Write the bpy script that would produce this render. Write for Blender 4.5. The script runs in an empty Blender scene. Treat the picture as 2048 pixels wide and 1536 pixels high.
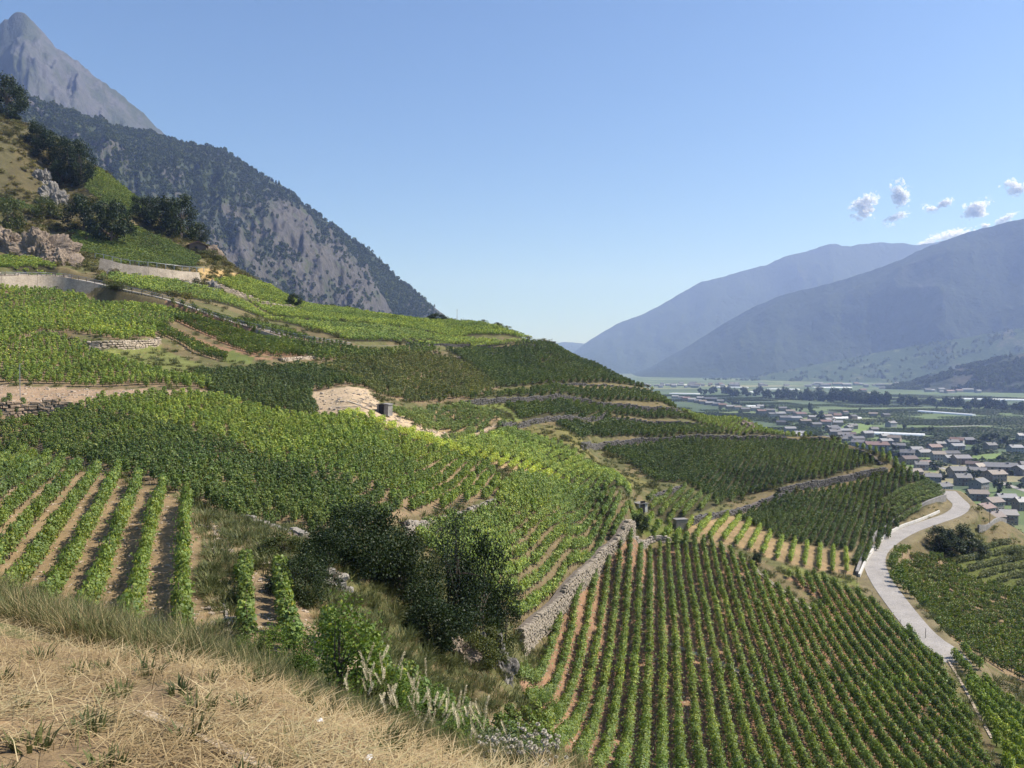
import bpy, bmesh, math, random
import numpy as np
from mathutils import Vector, Matrix, Euler
SC = bpy.context.scene
COL = SC.collection
# ---------------------------------------------------------------- camera, sky, sun, exposure
cam = bpy.data.objects.new('camera', bpy.data.cameras.new('camera')); COL.objects.link(cam)
cam.data.sensor_width = 36; cam.data.lens = 36*1650/2048
cam.data.clip_start = .1; cam.data.clip_end = 60000
cam.location = (0, 0, 0); cam.rotation_euler = (math.radians(90)-math.atan(40/1650), 0, 0)
SC.camera = cam
SUN_AZ, SUN_EL = 86, 50            # degrees right of the view axis, above the horizon
W = bpy.data.worlds.new('World'); SC.world = W; W.use_nodes = True
nt = W.node_tree; bg = nt.nodes['Background']
sky = nt.nodes.new('ShaderNodeTexSky'); sky.sky_type = 'NISHITA'; sky.sun_disc = False
sky.sun_elevation = math.radians(SUN_EL); sky.sun_rotation = math.radians(SUN_AZ)
sky.altitude = 500; sky.air_density = 1.0; sky.dust_density = .6; sky.ozone_density = 8.0
nt.links.new(sky.outputs[0], bg.inputs[0]); bg.inputs[1].default_value = .1
sl = bpy.data.lights.new('sun', 'SUN'); sl.energy = 5; sl.angle = math.radians(.55); sl.color = (1, .95, .92)
so = bpy.data.objects.new('sun', sl); COL.objects.link(so)
a, e = math.radians(SUN_AZ), math.radians(SUN_EL)
so.rotation_euler = Vector((math.sin(a)*math.cos(e), math.cos(a)*math.cos(e), math.sin(e))).to_track_quat('Z', 'Y').to_euler()
SC.view_settings.view_transform = 'Standard'; SC.view_settings.look = 'None'
SC.view_settings.exposure = .66; SC.view_settings.gamma = 1
SC.render.resolution_x = 1024; SC.render.resolution_y = 768
cy = SC.cycles
cy.max_bounces = 6; cy.diffuse_bounces = 2; cy.glossy_bounces = 2; cy.transmission_bounces = 4; cy.volume_bounces = 1; cy.transparent_max_bounces = 24
cy.use_denoising = True; cy.use_adaptive_sampling = True; cy.adaptive_threshold = .02
cy.caustics_reflective = False; cy.caustics_refractive = False
HAZE = 1.0e-4
# ---------------------------------------------------------------- layout traced from image pixels at judged depths, baked in metres (x right, y ahead, z up from the eye)

CTRL = [[-2.13,2.0,-1.63],[-4.22,4.0,-1.62],[-8.41,8.0,-2.2],[-12.63,12.0,-3.75],[-21.05,20.0,-6.25],[-33.67,32.0,-9.61],[-62.92,60.0,-9.92],[-115.02,110.0,-4.8],[-166.91,160.0,8.52],[-208.27,200.0,25.12],[-270.0,260.0,62.31],[-331.2,320.0,120.61],[-413.88,400.0,155.52],[-498.25,480.0,123.66],[-1.27,2.0,-1.63],[-2.51,4.0,-1.67],[-3.75,6.0,-2.1],[-5.25,8.4,-2.62],[-7.51,12.0,-4.01],[-12.51,20.0,-6.99],[-20.65,33.0,-11.53],[-38.02,61.0,-11.58],[-48.56,78.0,-11.09],[-65.31,105.0,-10.97],[-69.59,112.0,-6.93],[-72.05,116.0,-5.49],[-77.61,125.0,-3.49],[-93.01,150.0,3.45],[-122.59,198.0,17.11],[-125.62,203.0,21.58],[-131.18,212.0,23.44],[-137.31,222.0,27.88],[-148.33,240.0,38.08],[-161.83,262.0,47.87],[-178.8,290.0,74.71],[-200.19,325.0,96.35],[-246.62,400.0,103.05],[-296.46,480.0,89.14],[-56.0,112.0,-6.66],[-58.97,118.0,-5.15],[-62.95,126.0,-3.82],[-74.86,150.0,2.09],[-87.27,175.0,8.26],[-102.15,205.0,15.86],[-107.57,216.0,21.93],[-112.52,226.0,25.66],[-124.38,250.0,35.91],[-136.69,275.0,49.42],[-153.9,310.0,71.51],[-163.83,330.0,76.13],[-193.83,390.0,72.43],[-0.77,2.0,-1.63],[-1.53,4.0,-1.77],[-2.52,6.6,-2.43],[-3.82,10.0,-4.11],[-6.11,16.0,-6.43],[-9.16,24.0,-9.13],[-12.96,34.0,-11.82],[-18.25,48.0,-11.61],[-23.17,61.0,-11.51],[-28.46,75.0,-11.03],[-36.0,95.0,-8.77],[-41.65,110.0,-6.81],[-45.41,120.0,-4.87],[-51.06,135.0,-2.62],[-60.48,160.0,0.78],[-71.76,190.0,7.82],[-79.27,210.0,13.97],[-86.02,228.0,19.29],[-89.01,236.0,23.1],[-92.38,245.0,27.08],[-101.75,270.0,35.54],[-111.51,296.0,43.41],[-128.15,340.0,42.71],[-158.61,420.0,19.82],[-181.67,480.0,-20.96],[-17.62,33.0,-11.53],[-32.45,61.0,-11.58],[-41.45,78.0,-11.0],[-100.63,230.0,24.46],[-114.55,262.0,36.06],[-131.01,300.0,55.72],[-150.72,345.0,57.86],[-126.87,235.0,31.64],[-161.65,300.0,64.71],[-173.32,322.0,82.95],[-0.4,2.0,-1.65],[-0.79,4.0,-1.89],[-1.15,5.8,-2.53],[-1.79,9.0,-4.42],[-3.57,18.0,-8.18],[-5.35,27.0,-11.1],[-7.13,36.0,-13.24],[-9.88,50.0,-13.78],[-12.23,62.0,-12.91],[-14.78,75.0,-12.41],[-17.72,90.0,-10.77],[-20.66,105.0,-9.05],[-23.59,120.0,-7.42],[-25.55,130.0,-5.68],[-28.48,145.0,-4.13],[-33.38,170.0,-1.75],[-39.25,200.0,3.39],[-45.11,230.0,9.19],[-50.97,260.0,14.15],[-58.8,300.0,19.59],[-66.69,340.0,11.93],[-84.5,430.0,-18.77],[-94.6,480.0,-79.4],[-10.06,34.0,-12.3],[-14.75,50.0,-12.09],[-17.68,60.0,-12.49],[-22.08,75.0,-12.41],[-58.6,200.0,6.78],[-71.74,245.0,14.52],[-83.39,285.0,26.35],[-96.62,330.0,21.55],[-27.96,120.0,-7.79],[-34.92,150.0,-3.82],[-0.15,2.0,-1.65],[-0.3,4.0,-2.19],[-0.42,5.5,-2.64],[-0.69,9.0,-4.93],[-1.52,20.0,-10.2],[-2.28,30.0,-14.0],[-3.19,42.0,-18.3],[-3.94,52.0,-19.77],[-4.69,62.0,-18.61],[-5.67,75.0,-18.37],[-6.79,90.0,-16.54],[-7.92,105.0,-14.81],[-9.04,120.0,-13.26],[-9.79,130.0,-13.02],[-10.54,140.0,-12.49],[-11.44,152.0,-11.44],[-12.41,165.0,-8.71],[-13.91,185.0,-5.83],[-16.15,215.0,0.39],[-17.65,235.0,3.98],[-18.92,252.0,7.02],[-21.01,280.0,11.86],[-23.26,310.0,16.5],[-27.04,360.0,1.74],[-33.92,450.0,-60.71],[-0.91,62.0,-21.66],[-1.1,75.0,-21.13],[-1.43,98.0,-16.69],[-1.75,120.0,-15.09],[-2.26,155.0,-11.47],[-3.63,250.0,4.24],[-4.36,300.0,13.43],[-5.09,350.0,-6.79],[-0.19,79.0,-22.36],[4.53,98.0,-19.8],[6.79,96.0,-23.04],[1.87,85.0,-23.01],[11.79,110.0,-23.71],[5.64,122.0,-17.57],[11.76,124.0,-19.38],[17.95,125.0,-21.06],[10.87,142.0,-16.99],[15.51,145.0,-19.12],[12.09,158.0,-15.06],[20.89,152.0,-21.62],[2.53,160.0,-13.01],[7.93,172.0,-12.73],[8.53,185.0,-11.78],[9.45,205.0,-7.95],[10.04,218.0,-5.15],[10.82,235.0,-1.71],[12.2,265.0,6.1],[14.75,320.0,-12.03],[19.45,420.0,-95.16],[19.24,180.0,-18.8],[22.96,215.0,-12.0],[27.51,258.0,-1.09],[34.18,320.0,-23.69],[27.18,162.0,-23.34],[34.35,205.0,-18.29],[37.68,225.0,-14.33],[42.67,255.0,-8.04],[51.96,310.0,-28.6],[65.6,390.0,-95.53],[46.32,167.0,-27.62],[52.65,190.0,-23.32],[60.36,218.0,-19.19],[66.42,240.0,-16.6],[80.36,290.0,-35.59],[105.63,380.0,-95.41],[57.17,150.0,-30.31],[70.41,185.0,-26.09],[80.61,212.0,-22.14],[85.53,225.0,-20.49],[106.59,280.0,-42.9],[145.0,380.0,-95.41],[72.67,160.0,-32.33],[81.67,180.0,-28.13],[89.76,198.0,-24.3],[94.27,208.0,-22.99],[118.04,260.0,-47.77],[172.8,380.0,-95.41],[93.77,178.0,-29.44],[99.01,188.0,-29.03],[123.94,235.0,-50.36],[200.6,380.0,-95.41],[52.47,104.0,-34.74],[54.21,116.0,-33.39],[57.13,130.0,-32.24],[63.67,142.0,-31.74],[75.12,155.0,-31.51],[88.51,166.0,-31.72],[98.63,176.0,-31.26],[100.2,187.0,-29.22],[51.93,126.0,-32.41],[40.58,140.0,-28.72],[32.04,140.0,-26.58],[28.23,134.0,-27.08],[23.62,146.0,-24.15],[21.34,127.0,-26.05],[32.96,127.0,-28.38],[40.51,124.0,-30.37],[41.45,118.0,-31.44],[64.51,128.0,-36.85],[77.94,138.0,-38.03],[65.28,138.0,-34.65],[64.63,104.0,-40.95],[78.16,126.0,-40.15],[92.91,150.0,-38.58],[102.74,166.0,-37.1],[93.48,164.0,-34.65],[111.35,180.0,-36.59],[142.51,230.0,-61.98],[235.34,380.0,-95.41],[104.72,180.0,-33.07],[61.39,98.0,-39.38],[49.0,82.0,-35.74],[1.95,2.0,-1.7],[7.77,8.0,-5.78],[38.81,40.0,-26.39],[77.33,80.0,-40.81],[106.11,110.0,-46.58],[144.4,150.0,-50.56],[192.28,200.0,-56.35],[288.42,300.0,-84.52],[365.06,380.0,-95.41],[1.77,63.0,-25.9],[0.96,75.0,-25.84],[4.78,86.0,-26.24],[11.37,106.0,-25.83],[17.83,120.0,-24.54],[18.11,125.0,-24.19],[33.77,126.0,-28.47],[37.61,107.0,-32.25],[45.28,104.0,-33.84],[51.2,100.0,-34.82],[41.28,70.0,-34.06],[0.34,2.0,-1.7],[0.68,4.0,-2.64],[1.36,8.0,-5.53],[3.4,20.0,-13.19],[6.78,40.0,-22.89],[9.65,57.0,-28.37],[10.66,63.0,-29.8],[13.5,80.0,-29.43],[16.84,100.0,-28.17],[20.85,124.0,-27.71],[0.11,5.2,-2.6],[0.18,8.0,-4.63],[0.42,5.0,-2.55],[0.67,8.0,-4.88],[0.71,2.0,-1.7],[2.84,8.0,-5.68],[14.17,40.0,-25.14],[22.25,63.0,-30.97],[28.19,80.0,-32.15],[1.27,2.0,-1.7],[5.05,8.0,-5.68],[25.21,40.0,-26.39],[41.45,66.0,-33.67]]
STEPS = [[[[-10.1,76.0],[-8.4,84.2],[-5.2,91.0],[-2.3,96.5]],1.6,6],[[[17.8,119.5],[21.2,126.4],[24.1,127.0]],1.2,3],[[[-10.7,169.0],[-1.2,183.9],[8.0,200.2],[14.8,210.3],[24.8,219.4],[33.9,226.2],[47.4,237.5]],1.8,7],[[[-2.2,154.1],[8.3,180.8],[24.5,213.5]],1.6,6],[[[25.5,212.0],[36.9,220.3],[50.1,222.9]],1.3,6],[[[13.1,158.4],[18.0,184.9],[27.6,197.4],[37.6,204.8],[58.1,213.7],[77.7,223.7],[89.5,224.3],[88.5,197.3]],1.9,8],[[[55.6,171.9],[61.7,176.2],[69.0,182.3],[79.7,188.5],[87.6,192.8]],2.4,8],[[[29.8,137.3],[37.8,148.7],[47.2,162.9],[56.1,170.3]],1.5,6],[[[24.3,147.1],[27.7,153.6],[34.0,162.9]],1.3,5],[[[10.0,216.3],[19.9,228.2],[40.4,249.2],[47.9,255.0]],0.9,4],[[[-78.7,153.1],[-75.0,154.0],[-71.3,162.7],[-72.1,168.6]],2.2,7],[[[-78.6,113.3],[-69.8,112.3],[-66.9,114.5],[-62.0,115.5]],2.6,5],[[[-140.4,203.2],[-127.5,206.1],[-122.8,213.1],[-115.5,216.2]],3.0,6],[[[-29.4,228.9],[-20.9,239.7],[-11.1,248.5],[7.1,256.2]],1.2,6],[[[-18.9,216.5],[-9.2,237.2],[-3.6,247.3]],0.8,4],[[[-88.0,237.0],[-80.6,244.9],[-73.0,260.1],[-67.9,264.7]],1.6,6],[[[-14.0,55.9],[-16.9,59.7],[-21.0,63.5]],1.4,3],[[[-13.8,48.6],[-12.2,49.5],[-10.3,50.6]],1.4,3],[[[-47.9,170.5],[-44.3,180.9],[-43.0,180.9]],0.7,4],[[[-138.8,194.9],[-136.3,196.3],[-130.3,199.7],[-124.6,204.0],[-121.3,208.3],[-119.6,209.9],[-117.3,210.9],[-114.5,211.0],[-110.7,210.1],[-105.0,208.7],[-98.1,207.4],[-91.1,206.5],[-84.3,206.1],[-77.8,205.9],[-71.7,205.8],[-66.1,204.4],[-59.4,200.7],[-54.7,197.9]],3.6,5]]
WALLS = [[[[0.7,73.9],[1.8,78.0],[4.8,86.0],[7.7,93.4],[11.3,105.7],[14.2,110.2],[17.4,118.4]],0,"main"],[[[-10.1,76.0],[-8.4,84.2],[-5.2,91.0],[-2.3,96.5]],1.6,"rough"],[[[17.8,119.5],[21.2,126.4],[24.1,127.0]],1.2,"rough"],[[[-10.7,169.0],[-1.2,183.9],[8.0,200.2],[14.8,210.3],[24.8,219.4],[33.9,226.2],[47.4,237.5]],1.8,"dark"],[[[-2.2,154.1],[8.3,180.8],[24.5,213.5]],1.6,"dark"],[[[25.5,212.0],[36.9,220.3],[50.1,222.9]],1.3,"dark"],[[[13.1,158.4],[18.0,184.9],[27.6,197.4],[37.6,204.8],[58.1,213.7],[77.7,223.7],[89.5,224.3],[88.5,197.3]],1.9,"dark"],[[[55.6,171.9],[61.7,176.2],[69.0,182.3],[79.7,188.5],[87.6,192.8]],2.4,"dark"],[[[29.8,137.3],[37.8,148.7],[47.2,162.9],[56.1,170.3]],1.5,"dark"],[[[24.3,147.1],[27.7,153.6],[34.0,162.9]],1.3,"dark"],[[[10.0,216.3],[19.9,228.2],[40.4,249.2],[47.9,255.0]],0.9,"dark"],[[[-78.7,153.1],[-75.0,154.0],[-71.3,162.7],[-72.1,168.6]],2.2,"tan"],[[[-78.6,113.3],[-69.8,112.3],[-66.9,114.5],[-62.0,115.5]],2.6,"bank"],[[[-140.4,203.2],[-127.5,206.1],[-122.8,213.1],[-115.5,216.2]],3.0,"tan"],[[[-29.4,228.9],[-20.9,239.7],[-11.1,248.5],[7.1,256.2]],1.2,"dark"],[[[-18.9,216.5],[-9.2,237.2],[-3.6,247.3]],0.8,"dark"],[[[-88.0,237.0],[-80.6,244.9],[-73.0,260.1],[-67.9,264.7]],1.6,"tan"],[[[-14.0,55.9],[-16.9,59.7],[-21.0,63.5]],1.4,"rubble"],[[[-13.8,48.6],[-12.2,49.5],[-10.3,50.6]],1.4,"rubble"],[[[-47.9,170.5],[-44.3,180.9],[-43.0,180.9]],0.7,"tan"]]
PLOTS = [{"n":"tan soil plot below the lookout","p":[[-49.2,68.8],[-69.5,97.4],[-64.5,105.8],[-53.7,93.9],[-45.9,84.9],[-38.2,78.4],[-34.1,73.6],[-31.4,72.1],[-28.1,69.0],[-24.2,63.2],[-12.5,33.9],[-13.6,30.7],[-17.7,31.3],[-20.1,28.0]],"a":-21.2,"s":2.05,"t":1.0,"k":"h","c":[0.15,0.214,0.058],"m":"rows","g":[0.275,0.195,0.11]},{"n":"shady staked plot above the tan soil plot","p":[[-77.7,112.9],[-61.9,115.8],[-45.2,102.8],[-30.7,92.9],[-18.7,79.9],[-11.7,78.6],[-9.6,81.0],[-10.4,76.1],[-13.9,59.3],[-17.6,65.2],[-20.5,62.0],[-25.3,66.6],[-30.3,71.8],[-38.2,79.2],[-49.7,91.4],[-57.8,100.8],[-70.6,102.4]],"a":8,"s":1.5,"t":0.95,"k":"g","c":[0.125,0.18,0.054],"m":"rows","g":[0.23,0.165,0.1]},{"n":"sunlit plot below the bare terraces","p":[[-61.7,115.9],[-44.0,121.0],[-36.7,120.1],[-28.1,117.4],[-23.4,115.5],[-17.0,114.6],[-10.5,119.7],[-3.1,117.8],[-1.5,105.5],[-2.0,99.0],[-6.8,90.6],[-9.5,81.7],[-11.6,79.5],[-18.6,80.3],[-30.7,93.6],[-45.2,103.3]],"a":8,"s":1.5,"t":0.95,"k":"g","c":[0.198,0.274,0.067],"m":"rows","g":[0.23,0.165,0.1]},{"n":"dark shoulder plot","p":[[-53.7,138.8],[-48.4,158.4],[-40.7,170.5],[-26.3,150.2],[-34.5,141.5],[-28.3,120.1],[-37.2,121.6],[-44.7,122.8]],"a":12,"s":1.4,"t":1.1,"k":"g","c":[0.096,0.139,0.048],"m":"far","g":[0.23,0.165,0.1]},{"n":"pale yellow crest strip","p":[[-28.5,119.8],[-23.5,119.3],[-17.2,121.0],[-11.2,128.5],[-4.8,124.3],[5.8,126.1],[11.8,123.1],[10.3,120.5],[4.7,117.2],[-2.8,119.8],[-10.6,121.0],[-17.2,116.0],[-23.4,115.5]],"a":14,"s":1.5,"t":1.0,"k":"h","c":[0.348,0.432,0.072],"m":"rows","g":[0.33,0.235,0.135]},{"n":"sunny plot behind the crest","p":[[-10.5,127.4],[-2.2,148.7],[2.5,155.6],[20.3,140.2],[17.6,124.7],[12.4,123.1],[5.9,126.8],[-4.9,125.2]],"a":20,"s":1.5,"t":1.1,"k":"h","c":[0.246,0.33,0.072],"m":"rows","g":[0.058,0.052,0.026]},{"n":"hedge strip by the bare terraces","p":[[-12.5,125.4],[-7.6,148.3],[-2.3,154.5],[-1.3,155.4],[-6.5,143.7],[-11.7,125.3]],"a":18.2,"s":1.6,"t":1.1,"k":"h","c":[0.144,0.202,0.055],"m":"rows","g":[0.33,0.235,0.135]},{"n":"curved plot above the stone wall","p":[[-1.3,103.1],[1.1,112.9],[5.6,120.9],[11.9,122.0],[16.5,121.1],[17.0,120.5],[16.0,115.3],[11.1,106.2],[4.9,88.3],[1.2,79.3],[-2.6,66.9],[-6.4,73.1],[-9.6,77.8],[-8.0,85.1],[-2.0,97.0]],"a":20,"s":1.1,"t":1.0,"k":"h","c":[0.198,0.274,0.067],"m":"rows","g":[0.17,0.13,0.075]},{"n":"red soil plot below the stone wall","p":[[0.5,63.0],[4.8,85.3],[11.6,104.8],[19.4,121.7],[27.1,128.6],[32.1,126.7],[34.9,120.2],[36.1,113.5],[39.2,107.4],[42.7,111.5],[39.7,119.3],[45.8,122.0],[49.7,116.7],[51.5,109.3],[50.8,99.7],[49.2,93.6],[43.1,76.0],[36.4,60.7],[4.8,50.2],[2.6,50.2],[1.1,56.9]],"a":10,"s":1.32,"t":1.0,"k":"h","c":[0.15,0.214,0.058],"m":"rows","g":[0.255,0.15,0.092]},{"n":"yellow green strip beside the lane","p":[[52.4,98.3],[56.6,102.0],[54.3,85.6],[52.2,77.0],[39.1,57.6],[40.1,65.7],[46.5,80.8],[51.9,95.3]],"a":-169.6,"s":1.7,"t":1.0,"k":"g","c":[0.246,0.33,0.072],"m":"rows","g":[0.1,0.115,0.03]},{"n":"plot beyond the lane","p":[[62.2,135.3],[68.2,144.2],[76.6,146.8],[80.3,140.8],[88.9,140.7],[102.1,147.3],[65.0,93.4],[66.2,105.7],[58.8,109.9],[57.0,115.1],[57.2,123.7]],"a":122.6,"s":1.95,"t":1.0,"k":"h","c":[0.144,0.202,0.055],"m":"rows","g":[0.23,0.165,0.1]},{"n":"terraced plot under the retaining wall","p":[[78.0,147.9],[95.5,162.3],[125.1,180.8],[104.6,151.0],[90.2,142.8],[82.0,142.9]],"a":52.7,"s":2.1,"t":1.1,"k":"h","c":[0.134,0.161,0.06],"m":"rows","g":[0.1,0.115,0.03]},{"n":"small plot by the field gate","p":[[25.4,150.2],[33.8,163.1],[39.0,153.9],[29.9,138.8],[25.8,134.3],[23.0,141.2]],"a":20,"s":1.75,"t":1.05,"k":"h","c":[0.144,0.202,0.055],"m":"rows","g":[0.058,0.052,0.026]},{"n":"yellowing rows above the lane","p":[[29.5,137.0],[41.6,153.2],[45.3,138.7],[56.7,137.7],[53.0,126.0],[41.0,125.6],[33.3,128.3],[29.4,128.5],[28.0,132.0]],"a":21,"s":2.0,"t":1.0,"k":"h","c":[0.246,0.33,0.072],"m":"rows","g":[0.275,0.195,0.11]},{"n":"bright spur strip","p":[[17.5,123.9],[21.6,133.6],[26.2,132.1],[29.3,128.0],[23.6,126.4],[19.9,125.2],[17.5,120.6]],"a":20,"s":1.5,"t":1.0,"k":"g","c":[0.246,0.33,0.072],"m":"rows","g":[0.1,0.115,0.03]},{"n":"dark face above the lane","p":[[41.9,153.6],[56.6,171.6],[87.4,192.3],[97.9,200.8],[101.0,197.3],[78.6,175.6],[75.7,160.3],[60.5,137.8],[54.0,127.9],[57.2,138.6],[45.5,139.3]],"a":27,"s":1.25,"t":1.0,"k":"g","c":[0.096,0.139,0.048],"m":"far","g":[0.058,0.052,0.026]},{"n":"contour rows at the bend","p":[[78.6,175.1],[101.3,197.3],[97.5,185.1],[92.8,177.3],[76.4,161.3]],"a":48.7,"s":1.9,"t":1.0,"k":"h","c":[0.144,0.202,0.055],"m":"rows","g":[0.058,0.052,0.026]},{"n":"middle of the dark face","p":[[19.3,186.2],[38.0,204.3],[77.9,222.6],[88.3,223.1],[88.0,196.8],[56.1,173.4],[49.1,169.6],[39.5,156.2],[35.1,166.9],[28.2,162.4],[24.7,180.2]],"a":24,"s":1.25,"t":1.0,"k":"g","c":[0.096,0.139,0.048],"m":"far","g":[0.058,0.052,0.026]},{"n":"terrace of the dark face","p":[[9.0,176.0],[24.7,212.7],[49.8,221.8],[58.3,215.3],[27.4,199.5],[18.0,187.8],[13.5,165.7]],"a":22,"s":1.25,"t":1.0,"k":"g","c":[0.096,0.139,0.048],"m":"far","g":[0.058,0.052,0.026]},{"n":"upper terrace of the dark face","p":[[-1.5,181.7],[13.3,206.3],[24.6,218.4],[47.2,236.5],[51.9,231.2],[26.3,214.4],[8.4,182.0],[2.1,166.4]],"a":20,"s":1.25,"t":1.0,"k":"g","c":[0.096,0.139,0.048],"m":"far","g":[0.058,0.052,0.026]},{"n":"crest of the spur","p":[[40.7,252.5],[66.6,240.5],[85.6,225.2],[94.8,209.2],[100.6,190.5],[98.0,189.3],[89.6,198.6],[90.0,225.6],[78.3,225.4],[58.5,215.0],[51.0,227.0],[49.2,256.5]],"a":24,"s":1.5,"t":1.05,"k":"h","c":[0.15,0.214,0.058],"m":"far","g":[0.058,0.052,0.026]},{"n":"high terrace of the dark face","p":[[-9.8,172.3],[9.8,212.3],[40.0,247.9],[49.2,256.5],[49.0,245.4],[24.8,220.1],[13.4,208.6]],"a":18,"s":1.25,"t":1.0,"k":"g","c":[0.096,0.139,0.048],"m":"far","g":[0.058,0.052,0.026]},{"n":"top of the dark face","p":[[-19.6,232.9],[7.3,261.7],[14.2,267.1],[27.5,257.9],[42.7,255.0],[20.0,228.8],[10.0,216.2],[-2.9,198.6],[-11.2,220.1]],"a":16,"s":1.25,"t":1.0,"k":"g","c":[0.096,0.139,0.048],"m":"far","g":[0.058,0.052,0.026]},{"n":"brownish plot","p":[[-39.1,168.1],[-34.6,201.2],[-19.1,219.3],[-11.7,217.7],[-2.9,197.9],[-9.9,173.3],[-16.4,164.9],[-23.1,144.4],[-26.0,148.6]],"a":15,"s":1.45,"t":1.1,"k":"g","c":[0.134,0.161,0.06],"m":"far","g":[0.23,0.165,0.1]},{"n":"strip under the upper road","p":[[-67.9,206.3],[-60.8,216.6],[-46.8,201.2],[-33.6,202.5],[-23.1,232.5],[-19.7,226.4],[-32.9,191.1],[-41.7,179.3],[-46.1,179.6]],"a":60,"s":1.5,"t":1.1,"k":"g","c":[0.144,0.202,0.055],"m":"far","g":[0.23,0.165,0.1]},{"n":"bright field under the upper road","p":[[-135.7,196.2],[-125.2,202.2],[-109.2,204.3],[-98.1,204.3],[-85.3,203.1],[-77.2,198.2],[-78.1,182.7],[-72.9,167.6],[-74.9,157.9],[-86.1,164.6],[-94.3,165.1],[-93.0,150.0],[-104.8,151.3]],"a":78,"s":1.7,"t":1.05,"k":"g","c":[0.246,0.33,0.072],"m":"far","g":[0.23,0.165,0.1]},{"n":"wide field on the left","p":[[-104.3,150.6],[-92.5,149.2],[-91.2,161.3],[-79.2,153.2],[-70.0,146.5],[-57.4,136.4],[-48.4,133.1],[-45.5,125.0],[-53.4,126.8],[-70.9,126.5],[-87.7,126.5]],"a":80,"s":1.65,"t":1.05,"k":"g","c":[0.198,0.274,0.067],"m":"far","g":[0.23,0.165,0.1]},{"n":"diagonal strip","p":[[-79.8,184.1],[-75.3,183.3],[-56.8,166.8],[-57.0,161.1],[-64.6,168.3],[-74.5,174.4]],"a":129.7,"s":1.5,"t":1.1,"k":"h","c":[0.15,0.214,0.058],"m":"far","g":[0.23,0.165,0.1]},{"n":"plot beside the red earth strip","p":[[-86.1,205.0],[-77.5,205.3],[-67.4,204.9],[-46.2,186.3],[-45.4,178.5],[-54.3,171.0],[-67.7,185.1],[-78.6,192.7]],"a":124.3,"s":1.5,"t":1.1,"k":"h","c":[0.144,0.202,0.055],"m":"far","g":[0.255,0.15,0.092]},{"n":"long strip above the upper road","p":[[-107.5,217.1],[-106.8,225.4],[-92.1,229.4],[-76.2,240.5],[-57.8,236.6],[-22.1,253.2],[6.3,260.6],[-20.9,239.6],[-41.5,211.5],[-66.4,236.6],[-79.0,223.6],[-92.8,212.0]],"a":46.8,"s":1.7,"t":1.1,"k":"h","c":[0.246,0.33,0.072],"m":"far","g":[0.058,0.052,0.026]},{"n":"terraces under the skyline","p":[[-86.5,240.8],[-89.4,275.0],[-80.8,288.1],[-51.4,279.3],[-24.2,298.4],[-5.4,279.6],[6.3,273.4],[-22.5,258.0],[-56.3,242.4],[-78.4,247.3]],"a":70,"s":1.6,"t":1.1,"k":"h","c":[0.246,0.33,0.072],"m":"far","g":[0.058,0.052,0.026]},{"n":"plot above the concrete wall","p":[[-136.8,256.3],[-122.4,255.4],[-126.2,274.5],[-114.4,273.0],[-98.6,261.7],[-94.8,248.3],[-112.4,234.3],[-125.8,238.4]],"a":75,"s":1.6,"t":1.1,"k":"h","c":[0.144,0.202,0.055],"m":"far","g":[0.058,0.052,0.026]},{"n":"high plot between the trees","p":[[-159.7,310.4],[-147.6,316.3],[-140.6,312.6],[-127.2,291.3],[-129.6,274.0],[-149.9,291.8]],"a":75,"s":1.6,"t":1.1,"k":"h","c":[0.144,0.202,0.055],"m":"far","g":[0.058,0.052,0.026]},{"n":"strip below the rocks","p":[[-171.0,257.0],[-166.2,269.2],[-151.6,269.7],[-150.2,263.8],[-163.8,265.3],[-167.9,252.2]],"a":75,"s":1.5,"t":1.1,"k":"h","c":[0.144,0.202,0.055],"m":"far","g":[0.058,0.052,0.026]},{"n":"strip on the roadside wall","p":[[-144.8,217.1],[-138.0,223.0],[-131.1,225.2],[-117.1,215.6],[-123.5,212.1],[-137.5,206.2]],"a":80,"s":1.4,"t":1.1,"k":"h","c":[0.246,0.33,0.072],"m":"far","g":[0.058,0.052,0.026]},{"n":"little plot beside the hut","p":[[-19.7,132.1],[-15.6,157.1],[-8.7,171.5],[-1.3,157.6],[-10.9,145.1],[-14.3,134.2]],"a":18,"s":1.6,"t":1.1,"k":"h","c":[0.144,0.202,0.055],"m":"far","g":[0.33,0.235,0.135]},{"n":"gully vines","p":[[-15.8,47.5],[-13.5,47.8],[-9.7,41.2],[-7.9,40.0],[-6.5,40.1],[-4.3,42.7],[-1.8,46.5],[2.0,57.7],[2.8,52.8],[3.4,41.2],[-1.2,31.1],[-4.3,31.1],[-8.3,33.7],[-11.8,35.6]],"a":-18,"s":1.9,"t":1.2,"k":"g","c":[0.15,0.214,0.058],"m":"rows","g":[0.23,0.165,0.1]}]  # leaf tints: shade painted into the shady plot, backlit glow into the crest strip
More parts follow.
